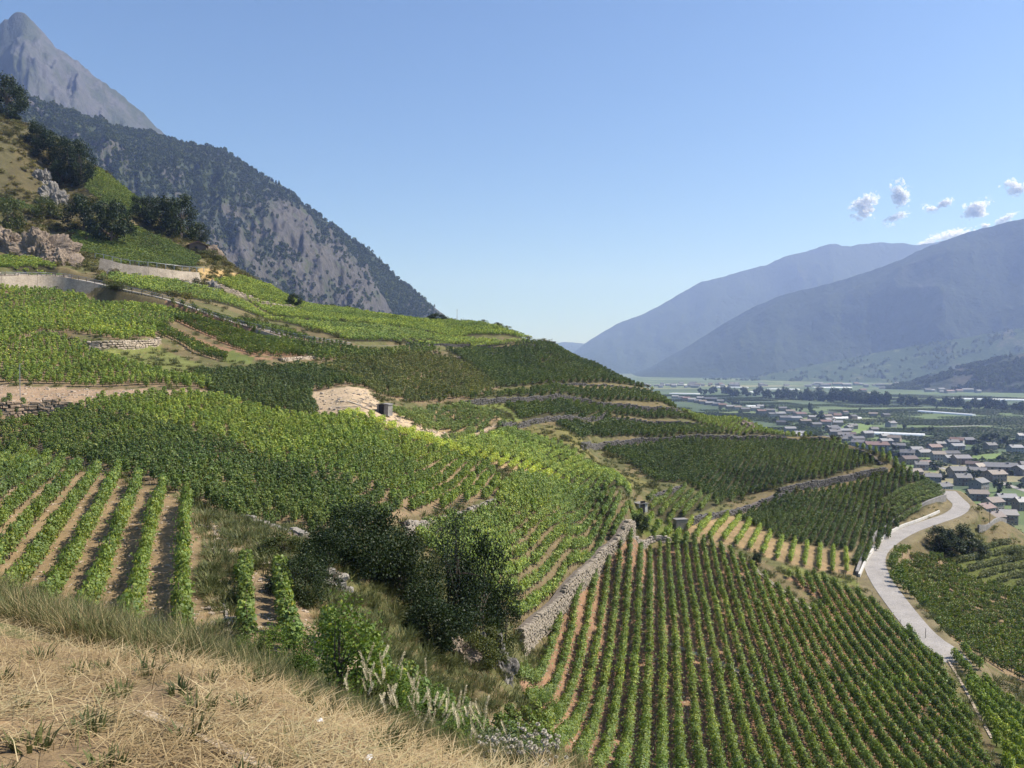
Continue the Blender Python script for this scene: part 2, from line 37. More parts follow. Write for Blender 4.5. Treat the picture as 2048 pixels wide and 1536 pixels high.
ZONES = [[[[-49.2,68.8],[-69.5,97.4],[-64.5,105.8],[-53.7,93.9],[-45.9,84.9],[-38.2,78.4],[-34.1,73.6],[-31.4,72.1],[-28.1,69.0],[-24.2,63.2],[-12.5,33.9],[-13.6,30.7],[-17.7,31.3],[-20.1,28.0]],[0.275,0.195,0.11]],[[[-77.7,112.9],[-61.9,115.8],[-45.2,102.8],[-30.7,92.9],[-18.7,79.9],[-11.7,78.6],[-9.6,81.0],[-10.4,76.1],[-13.9,59.3],[-17.6,65.2],[-20.5,62.0],[-25.3,66.6],[-30.3,71.8],[-38.2,79.2],[-49.7,91.4],[-57.8,100.8],[-70.6,102.4]],[0.23,0.165,0.1]],[[[-61.7,115.9],[-44.0,121.0],[-36.7,120.1],[-28.1,117.4],[-23.4,115.5],[-17.0,114.6],[-10.5,119.7],[-3.1,117.8],[-1.5,105.5],[-2.0,99.0],[-6.8,90.6],[-9.5,81.7],[-11.6,79.5],[-18.6,80.3],[-30.7,93.6],[-45.2,103.3]],[0.23,0.165,0.1]],[[[-53.7,138.8],[-48.4,158.4],[-40.7,170.5],[-26.3,150.2],[-34.5,141.5],[-28.3,120.1],[-37.2,121.6],[-44.7,122.8]],[0.23,0.165,0.1]],[[[-28.5,119.8],[-23.5,119.3],[-17.2,121.0],[-11.2,128.5],[-4.8,124.3],[5.8,126.1],[11.8,123.1],[10.3,120.5],[4.7,117.2],[-2.8,119.8],[-10.6,121.0],[-17.2,116.0],[-23.4,115.5]],[0.33,0.235,0.135]],[[[-10.5,127.4],[-2.2,148.7],[2.5,155.6],[20.3,140.2],[17.6,124.7],[12.4,123.1],[5.9,126.8],[-4.9,125.2]],[0.058,0.052,0.026]],[[[-12.5,125.4],[-7.6,148.3],[-2.3,154.5],[-1.3,155.4],[-6.5,143.7],[-11.7,125.3]],[0.33,0.235,0.135]],[[[-1.3,103.1],[1.1,112.9],[5.6,120.9],[11.9,122.0],[16.5,121.1],[17.0,120.5],[16.0,115.3],[11.1,106.2],[4.9,88.3],[1.2,79.3],[-2.6,66.9],[-6.4,73.1],[-9.6,77.8],[-8.0,85.1],[-2.0,97.0]],[0.17,0.13,0.075]],[[[0.5,63.0],[4.8,85.3],[11.6,104.8],[19.4,121.7],[27.1,128.6],[32.1,126.7],[34.9,120.2],[36.1,113.5],[39.2,107.4],[42.7,111.5],[39.7,119.3],[45.8,122.0],[49.7,116.7],[51.5,109.3],[50.8,99.7],[49.2,93.6],[43.1,76.0],[36.4,60.7],[4.8,50.2],[2.6,50.2],[1.1,56.9]],[0.255,0.15,0.092]],[[[52.4,98.3],[56.6,102.0],[54.3,85.6],[52.2,77.0],[39.1,57.6],[40.1,65.7],[46.5,80.8],[51.9,95.3]],[0.1,0.115,0.03]],[[[62.2,135.3],[68.2,144.2],[76.6,146.8],[80.3,140.8],[88.9,140.7],[102.1,147.3],[65.0,93.4],[66.2,105.7],[58.8,109.9],[57.0,115.1],[57.2,123.7]],[0.23,0.165,0.1]],[[[78.0,147.9],[95.5,162.3],[125.1,180.8],[104.6,151.0],[90.2,142.8],[82.0,142.9]],[0.1,0.115,0.03]],[[[25.4,150.2],[33.8,163.1],[39.0,153.9],[29.9,138.8],[25.8,134.3],[23.0,141.2]],[0.058,0.052,0.026]],[[[29.5,137.0],[41.6,153.2],[45.3,138.7],[56.7,137.7],[53.0,126.0],[41.0,125.6],[33.3,128.3],[29.4,128.5],[28.0,132.0]],[0.275,0.195,0.11]],[[[17.5,123.9],[21.6,133.6],[26.2,132.1],[29.3,128.0],[23.6,126.4],[19.9,125.2],[17.5,120.6]],[0.1,0.115,0.03]],[[[41.9,153.6],[56.6,171.6],[87.4,192.3],[97.9,200.8],[101.0,197.3],[78.6,175.6],[75.7,160.3],[60.5,137.8],[54.0,127.9],[57.2,138.6],[45.5,139.3]],[0.058,0.052,0.026]],[[[78.6,175.1],[101.3,197.3],[97.5,185.1],[92.8,177.3],[76.4,161.3]],[0.058,0.052,0.026]],[[[19.3,186.2],[38.0,204.3],[77.9,222.6],[88.3,223.1],[88.0,196.8],[56.1,173.4],[49.1,169.6],[39.5,156.2],[35.1,166.9],[28.2,162.4],[24.7,180.2]],[0.058,0.052,0.026]],[[[9.0,176.0],[24.7,212.7],[49.8,221.8],[58.3,215.3],[27.4,199.5],[18.0,187.8],[13.5,165.7]],[0.058,0.052,0.026]],[[[-1.5,181.7],[13.3,206.3],[24.6,218.4],[47.2,236.5],[51.9,231.2],[26.3,214.4],[8.4,182.0],[2.1,166.4]],[0.058,0.052,0.026]],[[[40.7,252.5],[66.6,240.5],[85.6,225.2],[94.8,209.2],[100.6,190.5],[98.0,189.3],[89.6,198.6],[90.0,225.6],[78.3,225.4],[58.5,215.0],[51.0,227.0],[49.2,256.5]],[0.058,0.052,0.026]],[[[-9.8,172.3],[9.8,212.3],[40.0,247.9],[49.2,256.5],[49.0,245.4],[24.8,220.1],[13.4,208.6]],[0.058,0.052,0.026]],[[[-19.6,232.9],[7.3,261.7],[14.2,267.1],[27.5,257.9],[42.7,255.0],[20.0,228.8],[10.0,216.2],[-2.9,198.6],[-11.2,220.1]],[0.058,0.052,0.026]],[[[-39.1,168.1],[-34.6,201.2],[-19.1,219.3],[-11.7,217.7],[-2.9,197.9],[-9.9,173.3],[-16.4,164.9],[-23.1,144.4],[-26.0,148.6]],[0.23,0.165,0.1]],[[[-67.9,206.3],[-60.8,216.6],[-46.8,201.2],[-33.6,202.5],[-23.1,232.5],[-19.7,226.4],[-32.9,191.1],[-41.7,179.3],[-46.1,179.6]],[0.23,0.165,0.1]],[[[-135.7,196.2],[-125.2,202.2],[-109.2,204.3],[-98.1,204.3],[-85.3,203.1],[-77.2,198.2],[-78.1,182.7],[-72.9,167.6],[-74.9,157.9],[-86.1,164.6],[-94.3,165.1],[-93.0,150.0],[-104.8,151.3]],[0.23,0.165,0.1]],[[[-104.3,150.6],[-92.5,149.2],[-91.2,161.3],[-79.2,153.2],[-70.0,146.5],[-57.4,136.4],[-48.4,133.1],[-45.5,125.0],[-53.4,126.8],[-70.9,126.5],[-87.7,126.5]],[0.23,0.165,0.1]],[[[-79.8,184.1],[-75.3,183.3],[-56.8,166.8],[-57.0,161.1],[-64.6,168.3],[-74.5,174.4]],[0.23,0.165,0.1]],[[[-86.1,205.0],[-77.5,205.3],[-67.4,204.9],[-46.2,186.3],[-45.4,178.5],[-54.3,171.0],[-67.7,185.1],[-78.6,192.7]],[0.255,0.15,0.092]],[[[-107.5,217.1],[-106.8,225.4],[-92.1,229.4],[-76.2,240.5],[-57.8,236.6],[-22.1,253.2],[6.3,260.6],[-20.9,239.6],[-41.5,211.5],[-66.4,236.6],[-79.0,223.6],[-92.8,212.0]],[0.058,0.052,0.026]],[[[-86.5,240.8],[-89.4,275.0],[-80.8,288.1],[-51.4,279.3],[-24.2,298.4],[-5.4,279.6],[6.3,273.4],[-22.5,258.0],[-56.3,242.4],[-78.4,247.3]],[0.058,0.052,0.026]],[[[-136.8,256.3],[-122.4,255.4],[-126.2,274.5],[-114.4,273.0],[-98.6,261.7],[-94.8,248.3],[-112.4,234.3],[-125.8,238.4]],[0.058,0.052,0.026]],[[[-159.7,310.4],[-147.6,316.3],[-140.6,312.6],[-127.2,291.3],[-129.6,274.0],[-149.9,291.8]],[0.058,0.052,0.026]],[[[-171.0,257.0],[-166.2,269.2],[-151.6,269.7],[-150.2,263.8],[-163.8,265.3],[-167.9,252.2]],[0.058,0.052,0.026]],[[[-144.8,217.1],[-138.0,223.0],[-131.1,225.2],[-117.1,215.6],[-123.5,212.1],[-137.5,206.2]],[0.058,0.052,0.026]],[[[-19.7,132.1],[-15.6,157.1],[-8.7,171.5],[-1.3,157.6],[-10.9,145.1],[-14.3,134.2]],[0.33,0.235,0.135]],[[[-15.8,47.5],[-13.5,47.8],[-9.7,41.2],[-7.9,40.0],[-6.5,40.1],[-4.3,42.7],[-1.8,46.5],[2.0,57.7],[2.8,52.8],[3.4,41.2],[-1.2,31.1],[-4.3,31.1],[-8.3,33.7],[-11.8,35.6]],[0.23,0.165,0.1]],[[[0.6,160.9],[8.1,174.8],[27.0,160.6],[20.5,145.8],[2.5,157.0]],[0.17,0.15,0.055]],[[[-8.3,172.2],[-1.3,182.9],[2.0,166.7],[-1.3,157.4]],[0.13,0.15,0.04]],[[[-34.6,142.0],[-25.9,147.9],[-21.1,134.1],[-10.4,144.6],[-2.3,154.5],[-12.0,128.4],[-18.0,121.3],[-28.0,120.4]],[0.44,0.33,0.22]],[[[-76.6,185.1],[-74.4,185.2],[-52.0,170.3],[-44.8,178.8],[-52.6,165.6],[-57.0,166.7]],[0.255,0.15,0.092]],[[[-59.7,174.8],[-52.8,169.6],[-51.5,162.3],[-57.0,161.1]],[0.12,0.14,0.04]],[[[-79.0,152.8],[-71.4,167.4],[-59.0,156.1],[-53.6,149.0],[-58.8,139.8],[-70.6,148.6]],[0.15,0.16,0.05]],[[[-87.0,125.5],[-70.2,125.4],[-52.7,125.3],[-45.7,124.7],[-44.3,121.7],[-61.9,115.9],[-78.5,113.0]],[0.34,0.235,0.155]],[[[-165.5,268.1],[-190.8,328.9],[-159.6,303.1],[-138.5,278.6],[-138.1,258.9],[-153.3,263.7]],[0.095,0.078,0.04]],[[[-24.5,64.6],[-20.5,62.0],[-17.0,62.8],[-13.7,58.7],[-11.8,47.9],[-15.4,46.6],[-12.0,35.4],[-12.4,34.0]],[0.25,0.19,0.11]],[[[40.7,124.5],[52.6,124.9],[50.1,117.1],[45.6,121.5],[39.9,119.7]],[0.14,0.15,0.045]],[[[-233.4,339.2],[-200.3,325.2],[-190.8,328.9],[-165.5,268.1],[-173.9,252.1]],[0.09,0.078,0.04]],[[[-94.3,242.3],[-91.6,278.7],[-87.4,270.7],[-87.7,240.2]],[0.4,0.27,0.12]]]  # darkest soil colours have the shade between the vines painted in
TREES = [[-199.8,329.5,16.8,15.6,"d","big dark tree at the left edge high on the hillside",None],[-214.6,335.3,19.3,18.3,"d","dark tree standing just beyond the left edge, high up",None],[-177.6,310.9,9.8,11.3,"d","leftmost dark tree of the clump above the dry rocky slope",None],[-169.6,306.3,13.0,12.3,"d","tall dark tree in the middle of the clump above the rocks",None],[-161.2,302.7,14.7,11.4,"d","bushy dark tree of the clump, beside the high vine plot",None],[-155.0,297.7,16.6,9.0,"d","tallest dark tree at the right end of the hillside clump",None],[-161.8,297.6,9.0,9.0,"d","low dark tree at the foot of the hillside clump",None],[-133.3,257.9,11.9,12.2,"d","round dark tree standing left of the sloping vine plot",None],[-122.2,252.3,15.0,11.0,"d","tall round dark tree hanging over the sloping vine plot",None],[-148.8,264.6,7.7,10.6,"b","olive green bush left of the round dark trees",None],[-149.5,246.7,10.5,9.0,"b","scrubby green tree above the pale cliff at the left edge",None],[-125.7,283.2,9.6,8.9,"d","small dark tree left of the big one by the chalet",None],[-118.0,281.0,13.6,10.6,"d","dark tree joined to the big one above the chalet",None],[-112.6,281.8,15.0,12.3,"d","big dark rounded tree above the wooden chalet",None],[-109.1,288.5,7.7,7.0,"d","low dark tree hugging the rock beside the chalet",None],[-98.4,269.7,3.6,8.2,"b","low hedge bush below the wooden chalet",None],[-69.9,264.9,3.9,4.8,"d","dark round bush on the terrace below the skyline",None],[-27.0,293.5,3.2,7.5,"d","low dark bush on the skyline of the vineyard hill",None],[-10.6,53.9,3.9,3.9,"n","big dark leafy shrub tree left of the curved vine plot",None],[-9.1,56.7,4.9,3.8,"n","dark shrub tree in front of the short stone wall",None],[-11.3,49.7,3.0,2.7,"n","low dark shrub spreading at the left of the thicket",None],[-7.2,56.5,4.1,3.8,"n","shaded shrub in the middle of the dark thicket",None],[-4.3,59.7,8.1,3.6,"p","tall feathery dark tree rising out of the thicket",None],[-2.4,61.2,6.5,4.1,"n","dark green shrub tree next to the dry stone wall",None],[-0.6,65.3,4.4,2.8,"n","thin shrub at the near foot of the dry stone wall",None],[-5.4,53.8,3.6,3.6,"n","low shaded shrub at the near edge of the thicket",None],[-11.5,44.6,2.2,2.4,"n","small dark shrub at the left end of the thicket",None],[-2.2,56.1,2.4,2.7,"b","dry brownish scrub bush above the grey craggy rock",None],[-14.6,51.5,1.6,3.0,"b","olive rounded bush beside the tumbled stones",None],[19.4,125.2,3.2,3.3,"d","dark round bush at the top end of the stone wall",None],[78.3,150.1,4.7,4.7,"d","dark round tree under the bend of the lane, left one",None],[83.5,153.0,5.2,5.6,"d","dark round tree under the bend of the lane, right one",None],[79.8,149.8,3.6,5.4,"d","low dark bush between the two trees under the bend",None],[86.3,153.9,3.5,4.7,"d","small dark bush right of the trees under the bend",None],[35.8,120.4,2.5,1.6,"d","small dark bush on the edge of the red soil plot",None],[96.5,157.5,2.5,3.8,"b","grey green bush at the right edge among terraced rows",None],[-99.3,206.8,2.3,7.5,"b","dark creeper bush along the roadside concrete wall",None],[-5.4,27.0,3.7,2.5,"y","young bright green tree standing in front of the thicket",None],[-7.5,29.9,2.2,1.4,"y","slim young bright green tree left of the bigger one",None],[-0.5,31.9,2.3,3.7,"o","grey green spreading bush at the foot of the verge",None],[1.9,31.9,2.3,2.9,"o","grey green bush right of the white flower heads",None],[-10.8,32.2,1.2,1.2,"y","low bright weed bush at the lower corner of the tan soil plot",None],[-4.4,27.0,1.2,1.5,"b","low olive shrub on the bank right of the young tree",None],[-2.0,27.9,1.4,1.9,"y","leafy green shrub behind the plumed grasses",None],[-1.4,57.6,3.0,2.4,"b","brownish shrub hugging the grey craggy rock",None],[2.4,59.9,2.2,2.5,"y","small green shrub at the near corner of the red soil plot",None],[-9.8,33.0,1.9,1.4,"y","slim bright sapling beside the ditch edge",None],[-3.6,35.7,1.9,1.9,"y","bright leafy sapling below the thicket",None],[-3.8,27.9,1.9,1.7,"y","small bright green sapling right of the young tree",None]]
LANE = [[53.1,97.5],[53.7,101.8],[52.8,104.7],[54.2,115.3],[56.0,124.7],[58.8,133.8],[64.6,144.2],[74.8,156.3],[84.0,163.2],[92.5,170.5],[96.8,176.5],[97.8,181.1],[100.9,190.5]]
UP_ROAD = [[-139.7,196.9],[-126.6,204.5],[-122.5,212.5],[-114.8,214.8],[-104.8,210.4],[-90.8,207.4],[-78.0,206.6],[-64.9,204.6],[-51.5,200.5],[-40.1,204.2],[-30.9,218.3],[-22.2,237.7]]
HUT = [-19.8,128.2]
CHALET = [-103.0,271.5]
PILLAR = [27.5,134.2]
GATEBOX = [21.1,134.4]
CWALL = [[-111.7,223.0],[-105.7,223.0],[-94.9,226.1],[-88.1,235.2]]
MAST = [-82.4,288.1]
CREST_POLE = [-20.3,305.4]
CREST_BOX = [12.7,263.0]
CLIFF = [[-138.8,218.0],[-137.7,231.7],[-132.7,235.2],[-120.1,222.5],[-113.1,216.7]]
ROCK = [[-3.1,54.8],[-1.4,57.6],[0.0,68.0]]
BOLLARDS = [[48.4,124.5],[49.5,124.2],[50.3,123.6],[51.5,122.4],[51.1,116.3],[50.9,113.4],[50.6,109.7],[50.8,107.2],[51.2,105.1],[52.8,104.5]]
LOWWALL = [[53.5,126.0],[58.4,134.7],[67.8,150.2],[75.0,158.8],[81.1,163.3],[89.3,171.4]]
CUTWALL = [[53.4,126.5],[58.5,136.4],[73.3,161.5],[79.1,165.4],[86.0,171.1],[95.3,180.3]]
RETWALL = [[94.0,165.9],[98.0,169.3],[105.7,178.8],[110.4,184.0]]
VERGE_LINE = [[52.4,98.3],[50.0,90.7],[47.3,83.4],[44.4,75.5]]
PALE_PATH = [[35.0,119.3],[36.1,114.7],[37.6,111.0],[39.6,108.1]]
DITCH = [[-20.3,56.1],[-17.3,47.8],[-14.8,42.0],[-11.7,34.6]]
PADS = [[16.8,85.8],[17.9,85.3],[19.2,85.0],[20.4,84.1],[21.5,83.6],[22.5,82.6],[23.7,81.7],[24.7,81.1],[25.7,80.3]]
DITCHTOP = [[-21.9,57.7],[-18.5,54.8],[-15.6,53.0]]
SLAB = [[-1.93,4.13],[-1.82,4.16],[-1.67,4.05],[-1.44,3.88],[-1.29,3.8],[-1.02,3.58],[-1.1,3.56],[-1.32,3.69],[-1.52,3.86],[-1.79,4.03]]
PLUMES = [[-1.0,5.39],[-0.93,5.42],[-0.82,5.49],[-0.66,5.59],[-0.53,5.62],[-0.42,5.59],[-0.36,5.59]]
FLUFF = [[-0.11,5.42],[-0.01,5.33],[0.11,5.21],[0.19,5.15]]
LITTER = [[-1.03,4.39],[-0.69,3.94]]
POLE_NEAR = [-2.6,4.4]
METAL_POLE = [-69.8,117.0]
M1 = [[-1440.0,1395.0,658.0],[-1231.0,1550.0,621.0],[-1097.0,1782.0,608.0],[-1033.0,1860.0,585.0],[-960.0,1938.0,569.0],[-862.0,2092.0,564.0],[-803.0,2139.0,569.0],[-750.0,2170.0,559.0],[-695.0,2201.0,521.0],[-602.0,2248.0,471.0],[-568.0,2248.0,434.0],[-476.0,2294.0,371.0],[-399.0,2325.0,320.0],[-319.0,2356.0,239.0],[-253.0,2402.0,186.0],[-194.0,2480.0,140.0],[-38.0,2635.0,5.0],[95.0,2790.0,-54.0]]
M1B = [700,740,780,820,880,980,1020,1080,1120,1200,1260,1350,1460,1580,1700,1850,2250,2600]
M2 = [[-3237.0,3125.0,1085.0],[-2584.0,3250.0,1206.0],[-2192.0,3250.0,1291.0],[-1996.0,3250.0,1333.0],[-1969.0,3250.0,1352.0],[-1945.0,3250.0,1374.0],[-1910.0,3250.0,1376.0],[-1883.0,3250.0,1358.0],[-1871.0,3262.0,1342.0],[-1855.0,3275.0,1316.0],[-1830.0,3300.0,1283.0],[-1813.0,3312.0,1264.0],[-1751.0,3375.0,1222.0],[-1683.0,3400.0,1160.0],[-1605.0,3450.0,1105.0],[-1566.0,3500.0,1065.0],[-1514.0,3525.0,1013.0],[-1456.0,3562.0,950.0],[-1319.0,3625.0,825.0],[-734.0,3750.0,381.0],[-291.0,3875.0,206.0]]
M3 = [[112.0,11500.0,-153.0],[460.0,11500.0,-49.0],[839.0,11000.0,173.0],[1020.0,10800.0,314.0],[1309.0,10500.0,496.0],[1641.0,10200.0,635.0],[1911.0,10000.0,774.0],[2227.0,9800.0,965.0],[2645.0,9600.0,1061.0],[2904.0,9500.0,1136.0],[3235.0,9300.0,1252.0],[3456.0,9000.0,1298.0],[3674.0,9000.0,1277.0],[3999.0,9000.0,1309.0],[4336.0,8800.0,1264.0],[4601.0,8700.0,1313.0],[5254.0,8500.0,1323.0],[6643.0,8000.0,1318.0]]
M4 = [[1041.0,7600.0,-111.0],[1254.0,7500.0,-32.0],[1509.0,7000.0,161.0],[1701.0,6600.0,331.0],[1843.0,6400.0,426.0],[2009.0,6200.0,510.0],[2270.0,6000.0,580.0],[2544.0,5800.0,659.0],[2672.0,5700.0,716.0],[2793.0,5600.0,788.0],[2875.0,5500.0,823.0],[3018.0,5400.0,873.0],[3121.0,5300.0,889.0],[3212.0,5200.0,919.0],[3544.0,5000.0,1049.0],[4362.0,4600.0,1323.0]]
M5 = [[1276.0,5600.0,-115.0],[1500.0,5200.0,-85.0],[1710.0,4900.0,-21.0],[2023.0,4600.0,61.0],[2281.0,4300.0,125.0],[2541.0,4100.0,181.0],[3163.0,3800.0,248.0]]
M6 = [[1473.0,3300.0,-100.0],[1544.0,3200.0,-72.0],[1608.0,3100.0,-32.0],[1683.0,3000.0,0.0],[1799.0,2900.0,39.0],[2249.0,2700.0,78.0]]
UPWALL = [[-137.9,193.3],[-135.4,194.7],[-129.4,198.2],[-123.4,202.7],[-119.9,207.2],[-118.6,208.4],[-116.9,209.1],[-114.6,209.2],[-111.2,208.4],[-105.4,207.0],[-98.4,205.6],[-91.2,204.7],[-84.4,204.3],[-77.9,204.1],[-71.9,204.0],[-66.8,202.7],[-60.3,199.2],[-55.6,196.4]]
M0 = [[-976.0,13000.0,102.0],[-189.0,13000.0,220.0],[283.0,13000.0,283.0],[822.0,12800.0,341.0],[1093.0,12800.0,318.0],[1648.0,12600.0,214.0],[2825.0,12400.0,60.0]]
TUNNELS = [[[450.8,1059.2],[511.6,1022.6],14],[[512.3,1348.6],[572.9,1348.6],18],[[760.5,1545.6],[797.3,1426.5],16],[[1117.1,2090.6],[1272.5,2005.8],40],[[902.0,2911.3],[979.9,2855.3],60],[[1136.6,3093.4],[1277.3,3093.4],40],[[655.9,3535.6],[752.4,3535.6],40],[[777.7,3159.2],[874.0,3093.4],40],[[751.8,2604.6],[799.2,2604.6],30],[[1049.8,2516.2],[1089.3,2474.3],25],[[474.1,2474.3],[547.5,2433.7],25],[[493.1,1725.6],[514.0,1725.6],10]]
HOUSES = [[347.4,698.7,11.0,-10,"g"],[357.5,712.2,10.4,8,"r"],[404.1,823.3,12.0,0,"w"],[403.2,805.4,10.7,12,"b"],[398.8,796.7,12.6,5,"w"],[399.5,771.7,12.2,-5,"t"],[465.3,861.7,13.6,8,"w"],[401.2,752.1,11.9,0,"w"],[404.2,740.8,14.4,0,"m"],[429.3,837.3,13.2,10,"r"],[319.7,652.4,10.3,8,"t"],[319.8,624.8,11.4,-20,"m"],[302.0,576.0,11.9,25,"d"],[335.2,611.8,11.1,-8,"g"],[353.4,652.4,13.4,0,"g"],[308.1,544.1,12.5,-12,"t"],[296.3,506.7,11.1,20,"b"],[317.7,528.5,11.5,-10,"w"],[268.7,459.3,11.1,15,"b"],[278.8,462.2,9.5,-8,"m"],[314.8,506.7,10.4,5,"w"],[371.6,632.8,13.8,10,"t"],[404.9,682.6,25.6,-15,"g"],[416.1,667.1,16.2,10,"w"],[511.7,837.3,13.2,0,"w"],[500.4,861.7,11.5,12,"d"],[509.8,926.5,18.0,3,"g"],[480.7,898.3,12.0,-6,"g"],[461.5,887.6,10.8,8,"m"],[381.0,861.7,23.0,-8,"r"],[414.6,915.0,14.4,10,"w"],[396.2,944.2,13.7,0,"g"],[435.4,1008.6,13.4,8,"w"],[411.2,1001.8,13.4,-8,"b"],[430.0,1106.7,16.1,8,"g"],[428.3,1059.2,14.1,0,"w"],[461.9,1215.7,16.2,5,"r"],[472.6,1196.1,14.5,-10,"w"],[431.0,1167.8,14.2,5,"g"],[439.6,1236.0,16.5,0,"t"],[447.0,1301.2,18.9,6,"w"],[431.2,1301.2,17.3,-6,"g"],[455.2,1399.6,17.0,0,"w"],[489.2,1399.6,18.7,8,"r"],[442.5,1399.6,15.3,5,"g"],[483.1,1324.5,14.4,0,"w"],[500.5,1483.7,16.2,-4,"t"],[474.0,1514.0,16.5,0,"g"],[448.3,1483.7,16.2,6,"r"],[465.5,1578.5,17.2,-6,"w"],[437.0,1545.6,16.9,0,"g"],[441.3,1612.9,15.6,4,"t"],[436.1,1648.8,17.0,0,"w"],[435.6,1705.7,17.6,-6,"r"],[437.3,1766.7,17.1,0,"g"],[432.6,1809.9,19.7,5,"w"],[428.8,1855.2,18.0,0,"t"],[428.2,1902.8,17.3,-4,"g"],[425.3,1952.9,18.9,0,"w"],[429.2,2033.3,19.7,4,"r"],[428.6,2090.6,17.7,0,"g"],[425.3,2151.3,18.3,0,"w"],[475.3,1979.0,28.8,0,"d"],[480.1,1902.8,16.1,0,"g"],[470.1,2061.5,17.5,0,"w"],[603.5,975.4,10.6,0,"w"],[472.3,1074.5,10.4,0,"g"],[471.6,1140.8,12.4,4,"m"],[516.4,1348.6,13.1,4,"t"],[496.1,1648.8,14.0,2,"w"],[518.1,1578.5,15.3,-3,"g"],[395.6,706.8,10.9,-32,"b"],[326.8,992.8,11.3,-18,"r"],[630.6,1390.7,13.0,14,"d"],[395.2,1211.0,13.5,-15,"d"],[368.7,1093.4,15.0,2,"w"],[338.3,976.1,10.3,33,"w"],[355.9,739.0,13.8,9,"b"],[436.1,697.8,10.1,-11,"g"],[439.9,946.7,14.8,-39,"t"],[440.0,973.0,10.4,9,"w"],[452.8,1108.1,11.0,33,"g"],[376.6,783.8,13.4,-28,"g"],[385.3,679.2,10.2,27,"t"],[324.3,841.8,12.4,-21,"m"],[493.1,1272.0,10.9,-37,"t"],[493.7,1427.3,14.6,5,"m"],[373.3,887.2,13.6,-37,"m"],[541.9,1177.9,13.3,24,"m"],[396.7,985.7,13.4,-19,"m"],[285.3,848.0,14.8,13,"g"],[280.5,488.7,11.3,29,"r"],[427.5,1087.5,12.0,-9,"g"],[352.4,1009.7,14.1,5,"w"],[544.4,1398.5,13.5,-31,"d"],[554.7,1340.3,11.8,21,"d"],[383.2,608.7,11.0,38,"m"],[618.5,1410.9,14.4,-24,"t"],[537.1,1359.8,12.8,-10,"r"],[351.9,932.1,14.9,10,"g"],[323.1,870.4,12.3,33,"t"],[475.1,1242.5,13.0,39,"m"],[375.1,662.4,13.1,-33,"m"],[376.8,937.7,10.4,-11,"g"],[334.8,589.6,12.9,35,"g"],[406.1,1035.4,14.1,-8,"m"],[407.4,867.6,13.0,-15,"g"],[451.4,1346.0,10.2,-8,"d"],[590.5,1462.8,11.2,20,"b"],[393.4,966.3,13.6,4,"d"],[420.1,788.0,14.4,1,"d"],[493.7,913.2,14.4,-38,"r"]]
